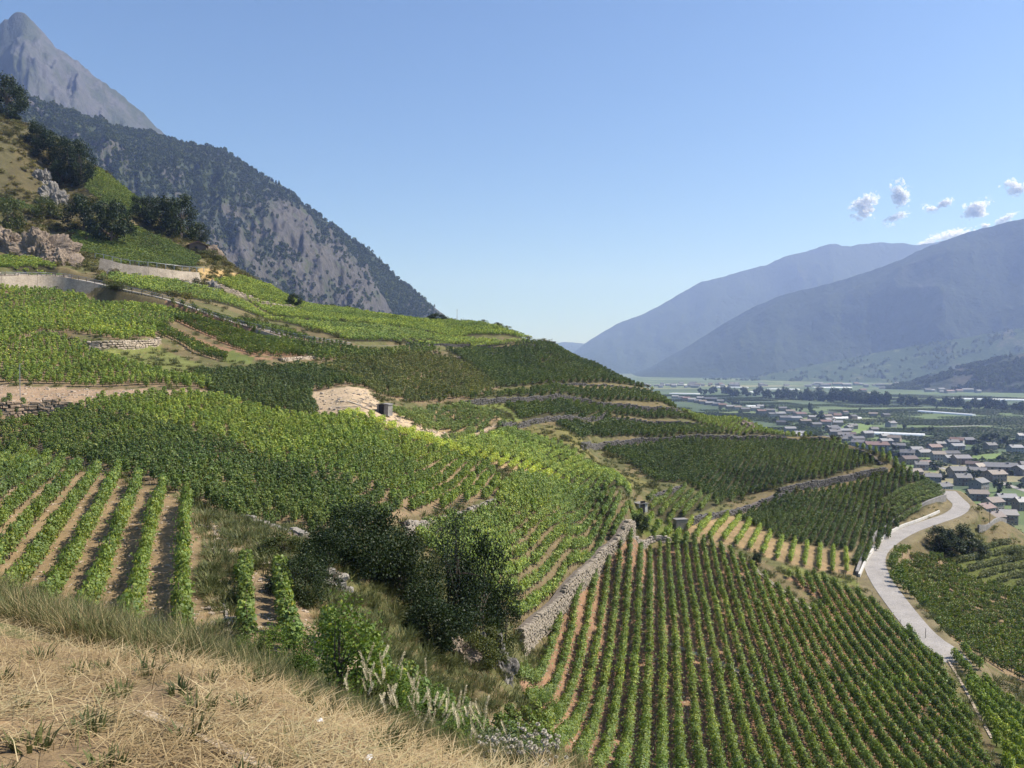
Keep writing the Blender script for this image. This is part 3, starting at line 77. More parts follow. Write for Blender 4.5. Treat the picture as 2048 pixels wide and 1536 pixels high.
VTREES = [[571.2,2497.2,18.2,19.6,0],[570.5,2432.8,18.2,16.1,0],[597.1,2479.6,19.7,14.7,0],[622.5,2562.1,20.8,19.3,0],[625.0,2548.4,21.0,22.4,0],[647.9,2542.0,22.6,17.1,0],[655.2,2529.4,21.3,22.4,0],[650.4,2486.1,24.2,25.4,0],[613.2,2295.1,21.9,21.2,0],[620.1,2282.2,22.9,24.9,0],[676.2,2406.8,23.6,18.1,0],[687.6,2442.9,24.3,22.9,0],[653.1,2286.1,23.4,19.3,0],[683.2,2310.8,24.2,21.6,0],[716.2,2387.2,29.1,20.6,0],[672.5,2202.3,22.5,22.9,0],[689.9,2239.2,23.3,16.7,0],[670.8,2149.9,23.9,23.9,0],[687.4,2137.2,25.1,21.2,0],[698.1,2153.1,24.3,24.3,0],[702.4,2122.4,23.9,25.8,0],[731.5,2205.3,29.6,31.6,0],[704.2,2081.8,28.1,23.1,0],[756.8,2205.3,26.5,20.1,0],[715.5,2041.3,25.6,18.4,0],[753.2,2107.7,29.0,23.1,0],[735.4,2042.5,29.1,25.2,0],[728.7,2014.0,25.5,22.9,0],[794.0,2136.6,34.2,36.9,0],[754.0,2008.3,26.9,23.5,0],[749.9,1986.0,28.8,25.4,0],[764.7,1971.9,35.1,31.0,0],[771.1,1978.4,30.5,24.9,0],[812.6,2061.2,30.8,33.7,0],[792.9,1968.9,30.5,25.5,0],[810.1,2012.7,34.0,35.6,0],[785.5,1919.6,32.3,31.6,0],[795.3,1911.5,28.4,27.9,0],[812.6,1940.3,32.6,31.9,0],[789.1,1861.2,30.2,28.2,0],[814.8,1906.8,27.3,26.4,0],[807.8,1856.4,30.1,30.7,0],[821.5,1869.2,31.2,32.1,0],[813.7,1830.4,31.7,30.9,0],[818.1,1804.3,28.2,25.7,0],[820.6,1809.4,31.9,28.4,0],[856.6,1815.2,23.9,18.3,1],[873.1,1826.2,22.9,19.8,1],[858.7,1778.6,21.8,21.5,1],[909.1,1875.3,19.4,18.6,1],[868.9,1767.3,21.5,15.4,1],[914.9,1834.2,12.1,9.1,1],[920.5,1828.2,14.5,10.4,1],[907.8,1779.7,21.3,20.0,1],[865.5,1682.7,10.2,8.8,1],[909.7,1748.7,12.5,13.0,1],[947.1,1799.0,21.6,15.9,1],[924.9,1734.8,20.3,22.0,1],[924.0,1709.6,23.8,22.8,1],[946.4,1741.7,20.6,19.1,1],[887.2,1605.3,19.2,16.1,1],[970.3,1739.4,12.4,11.5,1],[957.7,1704.6,20.7,21.9,1],[933.3,1648.7,13.6,11.1,1],[946.4,1644.9,25.3,27.0,1],[955.5,1651.1,25.7,23.1,1],[951.4,1631.2,25.5,22.8,1],[939.9,1598.1,11.6,11.0,1],[959.2,1612.9,22.0,22.7,1],[938.3,1569.6,13.7,14.7,1],[971.7,1597.9,13.8,10.5,1],[972.2,1580.8,18.9,16.8,1],[946.5,1530.1,20.3,15.2,1],[974.4,1559.2,17.5,14.6,1],[954.2,1519.9,16.1,13.6,1],[956.1,1502.9,9.6,7.7,1],[583.2,1612.9,15.6,6.8,2],[565.6,1612.9,7.8,7.8,2],[486.5,1301.2,14.2,13.4,2],[681.1,1612.9,4.9,4.9,2],[524.7,1215.7,5.9,7.4,2],[549.4,1082.4,7.9,7.9,2],[541.5,1082.4,6.6,9.2,2],[518.0,1074.5,3.9,5.9,2],[357.3,652.4,8.7,7.9,2],[352.4,632.8,10.0,8.4,2],[369.2,652.4,7.1,6.3,2],[340.1,576.0,10.5,7.0,2],[403.4,705.4,6.8,6.8,2],[423.2,752.1,4.6,5.5,2],[376.9,837.3,7.1,9.1,2],[400.9,861.7,6.3,10.4,2],[366.4,792.4,7.7,12.5,2],[373.6,792.4,6.7,9.6,2],[367.1,763.7,5.6,12.0,2],[396.8,805.4,6.8,7.8,2],[404.9,837.3,7.1,7.1,2],[367.4,805.4,4.9,9.8,2],[542.5,944.2,10.3,13.7,2],[572.1,975.4,9.5,13.0,2],[547.9,915.0,11.1,12.2,2],[559.1,915.0,7.8,8.9,2],[517.4,915.0,6.7,10.0,2],[536.5,1008.6,4.3,6.1,2],[451.7,837.3,5.1,4.1,2],[458.0,814.2,8.9,8.9,2],[359.3,698.7,7.6,12.7,2],[334.1,638.3,7.7,8.5,2],[361.4,682.6,4.1,4.1,2],[452.8,733.4,5.3,7.1,2],[267.4,445.4,4.3,10.8,2],[255.8,434.8,3.7,9.5,2],[372.6,733.4,4.4,13.3,2],[381.5,733.4,4.0,8.9,2],[404.7,1267.8,6.9,9.2,2],[406.6,1215.7,5.9,8.8,2],[432.7,1196.1,6.5,10.1,2],[411.6,1074.5,5.9,7.8,2],[391.5,975.4,5.3,7.7,2],[381.0,903.8,4.9,7.7,2],[410.5,1483.7,6.3,9.0,2],[412.0,1426.5,6.1,8.6,2],[421.8,1373.6,5.8,8.3,2],[407.1,1612.9,5.9,8.8,2],[392.6,1008.6,4.9,7.3,2],[401.9,1074.5,5.2,6.5,2],[402.3,1140.8,5.5,8.3,2],[647.3,1044.2,6.3,8.9,2],[473.6,944.2,4.0,5.2,2],[490.9,988.4,3.6,4.8,2],[545.9,1044.2,3.2,5.1,2],[551.6,1365.2,5.9,4.8,2],[475.7,884.8,6.3,7.5,2],[556.0,1340.2,5.3,7.0,2],[516.8,1739.8,5.6,7.2,2],[550.6,1094.9,7.1,9.5,2],[497.4,1809.9,7.7,7.7,2],[497.1,1779.8,5.7,5.3,2],[441.0,794.7,4.7,5.8,2],[381.6,614.3,4.7,6.1,2],[511.9,1670.7,7.9,7.0,2],[520.8,1547.0,7.0,7.3,2],[498.0,1763.2,5.8,6.0,2],[490.2,1995.8,9.6,12.8,2],[496.5,1829.7,8.2,9.0,2],[532.6,882.0,7.7,6.9,2],[549.1,1151.8,6.1,7.1,2],[524.7,1616.5,7.8,8.7,2],[502.5,1853.2,8.9,8.1,2],[563.8,1104.3,7.1,6.0,2],[488.9,1828.2,9.4,10.3,2],[530.5,1518.5,7.3,6.1,2],[485.6,1745.8,6.2,5.4,2],[367.9,594.6,4.6,5.4,2],[552.1,1524.4,6.9,7.0,2],[560.6,1494.2,6.9,8.8,2],[549.5,1391.7,6.2,7.1,2],[560.8,1075.0,5.5,5.1,2],[453.6,1953.4,9.5,7.6,2],[554.7,1352.7,5.5,5.9,2],[495.4,1926.9,7.6,7.8,2],[499.1,860.7,6.2,5.5,2],[538.9,1611.6,5.0,6.8,2],[535.7,1454.7,6.8,7.3,2],[403.4,664.3,5.2,6.3,2],[553.3,1069.7,5.3,5.0,2],[481.1,1938.3,7.6,7.5,2],[570.1,1393.4,6.6,6.0,2],[516.2,1637.5,7.5,8.0,2],[531.6,858.6,8.0,8.4,2],[465.8,1986.8,8.5,8.6,2],[496.3,1949.3,8.2,11.2,2],[478.4,2009.2,8.0,6.7,2],[527.1,1640.4,5.2,4.3,2],[423.6,685.5,5.8,6.5,2],[485.7,1937.2,8.4,11.4,2],[575.9,1243.9,4.5,5.1,2],[565.4,1356.6,6.2,7.6,2],[449.2,756.8,6.7,6.2,2],[495.0,1877.4,9.2,11.9,2],[547.2,1585.9,5.7,4.9,2],[555.9,1414.9,4.5,5.5,2],[478.0,2027.6,8.0,6.9,2],[561.6,1441.7,6.3,8.4,2],[542.0,1115.0,5.8,7.5,2],[527.0,1082.7,6.4,6.1,2],[537.8,975.2,5.8,5.2,2],[521.0,1606.5,5.1,6.4,2],[589.9,1322.6,4.6,4.7,2],[431.4,754.7,5.2,5.5,2],[550.9,1507.2,6.7,8.7,2],[512.8,993.2,5.3,6.5,2],[549.5,1373.2,4.6,4.5,2],[449.7,756.6,6.0,7.6,2],[359.6,595.7,5.1,4.4,2],[552.7,1000.7,8.2,6.7,2],[580.9,1279.0,5.5,5.1,2],[537.9,1628.5,6.3,7.9,2],[525.7,1665.5,9.0,11.8,2],[472.9,833.7,5.4,7.1,2],[580.1,1386.9,4.5,5.6,2]]
MEADOWS = [[[427.3,1106.7],[515.7,1257.0],[532.0,1215.7],[481.0,1106.7],[428.6,1044.2]],[[380.8,792.4],[461.5,887.6],[445.6,837.3],[382.0,752.1]],[[443.3,805.4],[501.5,837.3],[457.6,763.7],[423.2,752.1]],[[368.8,792.4],[372.3,715.6],[351.0,682.6],[345.8,733.4]]]
VROADS = [[[369.3,837.3],[367.7,779.9],[368.1,733.4],[372.3,715.6],[371.7,682.6]],[[606.8,1167.8],[690.7,1215.7],[728.7,1158.7]],[[370.7,624.8],[362.9,576.0]],[[396.1,1059.2],[457.9,1167.8],[500.5,1257.0]]]
CLOUDS = [[6333.0,15000.0,2813.0,600.0,309.0,25],[7112.0,15200.0,3024.0,424.0,461.0,50],[7015.0,15200.0,2659.0,461.0,147.0,20],[7797.0,15500.0,2907.0,413.0,113.0,-5],[8113.0,15500.0,3018.0,338.0,132.0,35],[8862.0,15800.0,2963.0,536.0,326.0,20],[9702.0,16000.0,3432.0,485.0,252.0,-10],[7931.0,15000.0,2317.0,909.0,200.0,14],[7517.0,15000.0,2191.0,309.0,145.0,10],[8923.0,15000.0,2606.0,455.0,145.0,25],[8581.0,15000.0,2497.0,236.0,91.0,20],[3153.0,16500.0,1217.0,200.0,90.0,20]]
CAM = [1650.0,0.024237676864737292]

# ---- terrain: thin-plate spline through points from image pixels and judged depths, in (bearing, log distance) about the camera ----
class Spline:
    def __init__(s, pts, lam=2e-4):
        P = np.array(pts, float)
        s.c = s.co(P[:,0], P[:,1])
        r = np.hypot(P[:,0], P[:,1]); v = P[:,2]/r
        n = len(P); D = s.k(s.c[:,None,:]-s.c[None,:,:]) + lam*np.eye(n)
        Q = np.c_[np.ones(n), s.c]
        A = np.block([[D, Q],[Q.T, np.zeros((3,3))]])
        w = np.linalg.solve(A, np.r_[v, 0,0,0]); s.w = w[:n]; s.p = w[n:]
    @staticmethod
    def co(x, y):
        return np.stack([np.arctan2(x, y)*4.1, np.log(np.maximum(np.hypot(x, y), .5))], -1)
    @staticmethod
    def k(d):
        r2 = (d**2).sum(-1); return np.where(r2 > 0, .5*r2*np.log(np.maximum(r2, 1e-12)), 0)
    def __call__(s, x, y):
        x = np.asarray(x, float); y = np.asarray(y, float); sh = x.shape
        C = s.co(x.ravel(), y.ravel()); out = np.empty(len(C))
        for i in range(0, len(C), 20000):
            c = C[i:i+20000]
            out[i:i+20000] = s.k(c[:,None,:]-s.c[None]) @ s.w + s.p[0] + c @ s.p[1:]
        return (out*np.hypot(x.ravel(), y.ravel())).reshape(sh)
def seg_dist(x, y, line):
    """signed distance to a polyline (+ on its left), distance along it"""
    x = np.asarray(x, float); y = np.asarray(y, float)
    best = np.full(x.shape, 1e9); sg = np.zeros(x.shape); bp = np.zeros(x.shape); al = np.zeros(x.shape); acc = 0.; n = len(line)-1
    for i in range(n):
        ax, ay = line[i][:2]; bx, by = line[i+1][:2]; L = math.hypot(bx-ax, by-ay)
        ux, uy = (bx-ax)/L, (by-ay)/L
        tr = (x-ax)*ux + (y-ay)*uy
        t = np.clip(tr, 0, L)
        dx, dy = x-ax-t*ux, y-ay-t*uy; d = np.hypot(dx, dy)
        cr = ux*dy-uy*dx; m = (d < best-1e-6) | ((d < best+1e-6) & (np.abs(cr) > bp))      # at a corner the more square-on side decides
        best = np.where(m, d, best); sg = np.where(m, np.sign(cr), sg); bp = np.where(m, np.abs(cr), bp)
        lo = tr if i == 0 else t; hi = lo if i < n-1 else (tr if i > 0 else tr)
        al = np.where(m, acc + hi, al); acc += L
    return best*sg, al, acc
def make_ground(ctrl, steps):
    sp = Spline(ctrl)
    def ground(x, y):
        x = np.asarray(x, float); y = np.asarray(y, float)
        z = sp(x, y)
        for line, h, L in steps:      # terrace steps: ground high on the left of the line
            X = np.array(line); m = (x > X[:,0].min()-4*L) & (x < X[:,0].max()+4*L) & (y > X[:,1].min()-4*L) & (y < X[:,1].max()+4*L)
            if not m.any(): continue
            d, a, tot = seg_dist(x[m], y[m], line)
            e = np.clip(np.minimum(a, tot-a)/2.5+.6, 0, 1)
            z[m] = z[m] + .5*h*e*np.clip(d/np.maximum(.5, np.hypot(x[m], y[m])*.006), -1, 1)*np.exp(-np.abs(d)/L)
        return z
    return ground

RNG = np.random.default_rng(7); RND = random.Random(7)
# ---------------------------------------------------------------- numeric helpers
def vnoise(x, y, seed=0):
    xi = np.floor(x).astype(np.int64); yi = np.floor(y).astype(np.int64); fx, fy = x-xi, y-yi
    def h(a, b):
        n = (a*374761393 + b*668265263 + seed*974634777) & 0xffffffff
        n = ((n ^ (n >> 13))*1274126177) & 0xffffffff
        return ((n ^ (n >> 16)) & 0xffff)/65535.
    u, v = fx*fx*(3-2*fx), fy*fy*(3-2*fy)
    return (h(xi,yi)*(1-u)+h(xi+1,yi)*u)*(1-v) + (h(xi,yi+1)*(1-u)+h(xi+1,yi+1)*u)*v
def fbm(x, y, octv=4, seed=0, ridged=False):
    s = 0; a = 1; t = 0
    for o in range(octv):
        n = vnoise(x*2**o+17.3*o, y*2**o-9.1*o, seed+o)*2-1
        if ridged: n = 1-2*np.abs(n)
        s = s + a*n; t += a; a *= .5
    return s/t
def in_poly(x, y, P):
    P = np.array(P); ins = np.zeros(x.shape, bool); j = len(P)-1
    for i in range(len(P)):
        xi, yi = P[i]; xj, yj = P[j]
        if yi != yj:
            ins ^= ((yi > y) != (yj > y)) & (x < (xj-xi)*(y-yi)/(yj-yi)+xi)
        j = i
    return ins
def resample(line, step):
    P = np.array([p[:2] for p in line], float)
    # light corner cutting for smooth roads and walls
    for _ in range(2):
        Q = [P[0]]
        for a, b in zip(P[:-1], P[1:]): Q += [a*.75+b*.25, a*.25+b*.75]
        P = np.array(Q+[P[-1]])
    s = np.r_[0, np.cumsum(np.hypot(*np.diff(P, axis=0).T))]
    t = np.linspace(0, s[-1], max(2, int(s[-1]/step)+1))
    return np.c_[np.interp(t, s, P[:,0]), np.interp(t, s, P[:,1])], t
base_ground = make_ground(CTRL, STEPS)
def road_profile(line, smooth=13):
    P, t = resample(line, 2.0); z = base_ground(P[:,0], P[:,1])
    k = np.ones(smooth)/smooth; z = np.convolve(np.pad(z, smooth//2, mode='edge'), k, 'valid')
    return P, t, z
ROADS = [(road_profile(LANE), 2.3), (road_profile(UP_ROAD, 9), 1.5)]
def ground(x, y):
    x = np.atleast_1d(np.asarray(x, float)); y = np.atleast_1d(np.asarray(y, float))
    z = base_ground(x, y); r = np.hypot(x, y)
    z += fbm(x/5, y/5, 3, 3)*np.clip((r-8)/30, 0, 1)*.16 + fbm(x/.9, y/.9, 3, 5)*np.clip((16-r)/8, 0, 1)*.07
    for (P, t, zr), hw in ROADS:
        m = (x > P[:,0].min()-9) & (x < P[:,0].max()+9) & (y > P[:,1].min()-9) & (y < P[:,1].max()+9)
        if not m.any(): continue
        d, al, tot = seg_dist(x[m], y[m], P)
        w = np.clip((hw+2.4-np.abs(d))/1.8, 0, 1); w = w*w*(3-2*w)
        z[m] = z[m]*(1-w) + np.interp(al, t, zr)*w
    return z
def gz(x, y): return float(ground(x, y)[0])
# ---------------------------------------------------------------- scene helpers
def tag(o, label=None, cat=None, group=None, kind=None):
    if label: o['label'] = label
    if cat: o['category'] = cat
    if group: o['group'] = group
    if kind: o['kind'] = kind
    return o
def mesh(name, V, F, mat=None, smooth=False):
    me = bpy.data.meshes.new(name)
    V = np.asarray(V, np.float32)
    if isinstance(F, np.ndarray):
        n, k = F.shape
        me.vertices.add(len(V)); me.vertices.foreach_set('co', V.ravel())
        me.loops.add(n*k); me.loops.foreach_set('vertex_index', F.astype(np.int32).ravel())
        me.polygons.add(n); me.polygons.foreach_set('loop_start', np.arange(0, n*k, k, dtype=np.int32))
        me.update(calc_edges=True)
    else:
        me.from_pydata(V.tolist(), [], [list(f) for f in F]); me.update()
    for m in (mat if isinstance(mat, (list, tuple)) else [mat] if mat else []): me.materials.append(m)
    if smooth: me.polygons.foreach_set('use_smooth', np.ones(len(me.polygons), bool))
    return me
def obj(name, data, parent=None, loc=None, rot=None, scale=None):
    o = bpy.data.objects.new(name, data); COL.objects.link(o)
    if parent is not None: o.parent = parent
    if loc is not None: o.location = loc
    if rot is not None: o.rotation_euler = rot
    if scale is not None: o.scale = scale
    return o
def empty(name, loc, rotz=0, scale=(1,1,1)):
    o = obj(name, None, None, loc, (0,0,rotz), scale); o.empty_display_size = .2; return o
class MB:
    """collects boxes, prisms and tubes into one mesh"""
    def __init__(s): s.V = []; s.F = []
    def add(s, V, F):
        n = len(s.V); s.V += [tuple(v) for v in V]; s.F += [tuple(i+n for i in f) for f in F]; return s
    def box(s, c, d, rz=0, jit=0):
        c_, s_ = math.cos(rz), math.sin(rz); V = []
        for sx in (-.5,.5):
            for sy in (-.5,.5):
                for sz in (-.5,.5):
                    x, y, z = sx*d[0], sy*d[1], sz*d[2]
                    V.append((c[0]+x*c_-y*s_+RND.uniform(-jit,jit), c[1]+x*s_+y*c_+RND.uniform(-jit,jit), c[2]+z+RND.uniform(-jit,jit)))
        return s.add(V, [(0,1,3,2),(4,6,7,5),(0,4,5,1),(2,3,7,6),(0,2,6,4),(1,5,7,3)])
    def tube(s, pts, rad, n=6):
        pts = [Vector(p) for p in pts]; V = []; F = []
        for i, p in enumerate(pts):
            d = (pts[min(i+1,len(pts)-1)]-pts[max(i-1,0)]).normalized()
            a = d.orthogonal().normalized(); b = d.cross(a); r = rad[i] if isinstance(rad, (list,tuple)) else rad
            for k in range(n):
                t = 2*math.pi*k/n; V.append(p+a*math.cos(t)*r+b*math.sin(t)*r)
        for i in range(len(pts)-1):
            for k in range(n): F.append((i*n+k, i*n+(k+1)%n, (i+1)*n+(k+1)%n, (i+1)*n+k))
        F.append(tuple(range(n))[::-1]); F.append(tuple((len(pts)-1)*n+k for k in range(n)))
        return s.add(V, F)
    def prism(s, prof, y0, y1):
        n = len(prof); V = [(x, y0, z) for x, z in prof]+[(x, y1, z) for x, z in prof]
        F = [tuple(range(n)), tuple(range(2*n-1, n-1, -1))]+[(i, i+n, (i+1)%n+n, (i+1)%n) for i in range(n)]
        return s.add(V, F)
    def mesh(s, name, mat, smooth=False): return mesh(name, s.V, s.F, mat, smooth)
    def obj(s, name, mat, parent=None, **k): return obj(name, s.mesh(name, mat, k.pop('smooth', False)), parent, **k)
# ---------------------------------------------------------------- materials
def new_mat(name):
    m = bpy.data.materials.new(name); m.use_nodes = True; t = m.node_tree
    return m, t, t.nodes['Principled BSDF'], t.nodes['Material Output']
def N(t, typ, **kw):
    n = t.nodes.new(typ)
    for k, v in kw.items():
        if k.startswith('i_'):
            key = k[2:]; key = int(key) if key.isdigit() else key
            n.inputs[key].default_value = v
        else: setattr(n, k, v)
    return n
def noise(t, scale, detail=5, vec=None, rough=.6):
    n = N(t, 'ShaderNodeTexNoise', i_Scale=scale, i_Detail=detail, i_Roughness=rough)
    if vec is None:
        g = N(t, 'ShaderNodeNewGeometry'); vec = g.outputs['Position']
    t.links.new(vec, n.inputs['Vector']); return n
def ramp(t, fac, stops):
    r = N(t, 'ShaderNodeValToRGB'); el = r.color_ramp.elements
    while len(el) < len(stops): el.new(.5)
    for e_, (p, c) in zip(el, stops): e_.position = p; e_.color = (*c, 1) if len(c) == 3 else c
    t.links.new(fac, r.inputs[0]); return r
def mixc(t, fac, a, b, mode='MIX'):
    m = N(t, 'ShaderNodeMix', data_type='RGBA', blend_type=mode)
    for s, v in ((m.inputs[0], fac), (m.inputs[6], a), (m.inputs[7], b)):
        if isinstance(v, (int, float)): s.default_value = v
        elif isinstance(v, tuple): s.default_value = (*v, 1)
        else: t.links.new(v, s)
    return m.outputs[2]
def bump(t, b, height, strength=.5, dist=.1):
    n = N(t, 'ShaderNodeBump', i_Strength=strength, i_Distance=dist); t.links.new(height, n.inputs['Height']); t.links.new(n.outputs[0], b.inputs['Normal'])
def flat(name, c, rough=.8, var=.25, scale=3., bumpd=.02, metal=0., scale2=None, dark=None):
    """a colour broken up by two noises"""
    m, t, b, o = new_mat(name)
    tc = N(t, 'ShaderNodeTexCoord'); n1 = noise(t, scale, 6, tc.outputs['Object']); n2 = noise(t, scale2 or scale*7, 3, tc.outputs['Object'])
    d = tuple(x*(1-var) for x in c); l = tuple(min(1, x*(1+var)) for x in c)
    r = ramp(t, n1.outputs[0], [(.3, dark or d), (.7, l)]); r2 = ramp(t, n2.outputs[0], [(.35, (.75,.75,.75)), (.65, (1.1,1.1,1.1))])
    t.links.new(mixc(t, 1., r.outputs[0], r2.outputs[0], 'MULTIPLY'), b.inputs['Base Color'])
    b.inputs['Roughness'].default_value = rough; b.inputs['Metallic'].default_value = metal
    if bumpd: bump(t, b, n2.outputs[0], .6, bumpd)
    return m
def leaf_mat(name, tint=None, trans=.28, warm=(1.25,1.25,.45), gloss=.52):
    """leaves: tint from the plant (or fixed), shade per leaf, light passing through"""
    m, t, b, o = new_mat(name)
    lv = N(t, 'ShaderNodeAttribute', attribute_name='lv')
    if tint is None:
        at = N(t, 'ShaderNodeAttribute', attribute_type='INSTANCER', attribute_name='tint'); c0 = at.outputs['Color']
    else:
        rgb = N(t, 'ShaderNodeRGB'); rgb.outputs[0].default_value = (*tint, 1); c0 = rgb.outputs[0]
    oi = N(t, 'ShaderNodeObjectInfo')
    r1 = ramp(t, lv.outputs['Fac'], [(0, (.6,.66,.62)), (.55, (1,1,1)), (.93, (1.35,1.2,.8)), (1, (2.2,1.5,.9))])
    r2 = ramp(t, oi.outputs['Random'], [(0, (.8,.86,.85)), (1, (1.2,1.12,1.1))])
    c1 = mixc(t, 1., mixc(t, 1., c0, r1.outputs[0], 'MULTIPLY'), r2.outputs[0], 'MULTIPLY')
    t.links.new(c1, b.inputs['Base Color']); b.inputs['Roughness'].default_value = gloss
    b.inputs['Specular IOR Level'].default_value = .24
    tr = N(t, 'ShaderNodeBsdfTranslucent'); t.links.new(mixc(t, 1., c1, warm, 'MULTIPLY'), tr.inputs[0])
    mx = N(t, 'ShaderNodeMixShader'); mx.inputs[0].default_value = trans
    t.links.new(b.outputs[0], mx.inputs[1]); t.links.new(tr.outputs[0], mx.inputs[2]); t.links.new(mx.outputs[0], o.inputs[0])
    return m
# ---------------------------------------------------------------- leaves
def leaves(P, size, rng, up=.35, out=None, aspect=.85):
    """a leaf-shaped quad at each point; returns V, F, per-leaf value"""
    n = len(P); size = np.broadcast_to(size, (n,))*rng.uniform(.7, 1.25, n)
    nr = rng.normal(size=(n,3)); nr /= np.linalg.norm(nr, axis=1)[:,None]
    if out is not None: nr = nr*.65+out*1.1
    nr[:,2] += up; nr /= np.linalg.norm(nr, axis=1)[:,None]
    a = np.cross(nr, rng.normal(size=(n,3))); a /= np.linalg.norm(a, axis=1)[:,None]+1e-9
    b = np.cross(nr, a)
    s = size[:,None]
    V = np.stack([P-a*s*.5, P+b*s*.5*aspect+nr*s*.10, P+a*s*.55, P-b*s*.5*aspect+nr*s*.10], 1).reshape(-1,3)
    F = np.arange(4*n).reshape(n,4)
    return V, F, rng.random(n)
def leaf_mesh(name, V, F, lv, mat, wood=None, woodmat=None):
    nl = len(F)
    if wood:
        Fw = np.array([f if len(f) == 4 else (f+f)[:4] for f in wood.F if len(f) == 4])
        F = np.r_[F, Fw+len(V)]; V = np.r_[V, np.array(wood.V)]; lv = np.r_[lv, np.full(len(Fw), .5)]
    me = mesh(name, V, F, [mat]+([woodmat] if wood else []))
    at = me.attributes.new('lv', 'FLOAT', 'FACE'); at.data.foreach_set('value', lv.astype(np.float32))
    if wood:
        mi = np.zeros(len(F), np.int32); mi[nl:] = 1; me.polygons.foreach_set('material_index', mi)
    return me
# ---------------------------------------------------------------- stuff: scattered by geometry nodes
def scatter(name, P, rz, scale, idx, tint, protos, label, tilt=None):
    """one stuff object: protos[idx] at each point"""
    me = bpy.data.meshes.new(name); n = len(P)
    me.vertices.add(n); me.vertices.foreach_set('co', np.asarray(P, np.float32).ravel())
    rot = np.zeros((n,3), np.float32); rot[:,2] = rz
    if tilt is not None: rot[:,:2] = tilt
    for nm, ty, v in (('rot', 'FLOAT_VECTOR', rot), ('scl', 'FLOAT_VECTOR', np.broadcast_to(np.asarray(scale, np.float32).reshape(n,-1), (n,3)))):
        a = me.attributes.new(nm, ty, 'POINT'); a.data.foreach_set('vector', np.ascontiguousarray(v, np.float32).ravel())
    a = me.attributes.new('idx', 'INT', 'POINT'); a.data.foreach_set('value', np.asarray(idx, np.int32))
    a = me.attributes.new('tint', 'FLOAT_COLOR', 'POINT'); a.data.foreach_set('color', np.c_[np.asarray(tint, np.float32), np.ones(n, np.float32)].ravel())
    pc = bpy.data.collections.new(name+'_kinds')
    for i, pm in enumerate(protos):
        pc.objects.link(bpy.data.objects.new(f'{name}_kind_{i:02d}', pm))
    ng = bpy.data.node_groups.new(name, 'GeometryNodeTree')
    ng.interface.new_socket('Geometry', in_out='INPUT', socket_type='NodeSocketGeometry'); ng.interface.new_socket('Geometry', in_out='OUTPUT', socket_type='NodeSocketGeometry')
    nn = ng.nodes; L = ng.links.new
    gi = nn.new('NodeGroupInput'); go = nn.new('NodeGroupOutput'); ip = nn.new('GeometryNodeInstanceOnPoints')
    ci = nn.new('GeometryNodeCollectionInfo'); ci.inputs['Collection'].default_value = pc; ci.inputs['Separate Children'].default_value = True; ci.inputs['Reset Children'].default_value = True
    def na(nm, ty):
        q = nn.new('GeometryNodeInputNamedAttribute'); q.data_type = ty; q.inputs['Name'].default_value = nm; return q.outputs['Attribute']
    L(gi.outputs[0], ip.inputs['Points']); L(ci.outputs[0], ip.inputs['Instance']); ip.inputs['Pick Instance'].default_value = True
    L(na('idx', 'INT'), ip.inputs['Instance Index']); L(na('scl', 'FLOAT_VECTOR'), ip.inputs['Scale'])
    L(na('rot', 'FLOAT_VECTOR'), ip.inputs['Rotation']); L(ip.outputs[0], go.inputs[0])
    o = obj(name, me); md = o.modifiers.new('scatter', 'NODES'); md.node_group = ng
    return tag(o, label, None, None, "stuff")

# ================================================================ the hillside
def soil_mat():
    m, t, b, o = new_mat('hillside_soil')
    at = N(t, 'ShaderNodeAttribute', attribute_name='soil'); g = N(t, 'ShaderNodeNewGeometry')
    n1 = noise(t, .35, 6); n2 = noise(t, 2.2, 5); n3 = noise(t, 14, 4)
    r1 = ramp(t, n1.outputs[0], [(.3, (.72,.74,.7)), (.7, (1.22,1.2,1.15))]); r2 = ramp(t, n2.outputs[0], [(.32, (.72,.72,.72)), (.68, (1.2,1.2,1.2))])
    vo = N(t, 'ShaderNodeTexVoronoi', i_Scale=5.5); t.links.new(g.outputs['Position'], vo.inputs['Vector'])
    st = ramp(t, vo.outputs['Distance'], [(.05, (1.7,1.6,1.5)), (.22, (1,1,1))])
    c = mixc(t, 1., at.outputs['Color'], r1.outputs[0], 'MULTIPLY'); c = mixc(t, 1., c, r2.outputs[0], 'MULTIPLY'); c = mixc(t, .55, c, st.outputs[0], 'MULTIPLY')
    wd = ramp(t, n2.outputs[0], [(.55, (0,0,0)), (.64, (1,1,1))])      # weeds between the stones
    sp = N(t, 'ShaderNodeMath', operation='MULTIPLY', i_1=.45); t.links.new(wd.outputs[0], sp.inputs[0])
    c = mixc(t, sp.outputs[0], c, (.075,.095,.03))
    t.links.new(c, b.inputs['Base Color']); b.inputs['Roughness'].default_value = .95; b.inputs['Specular IOR Level'].default_value = .15
    bump(t, b, n3.outputs[0], .7, .06); return m
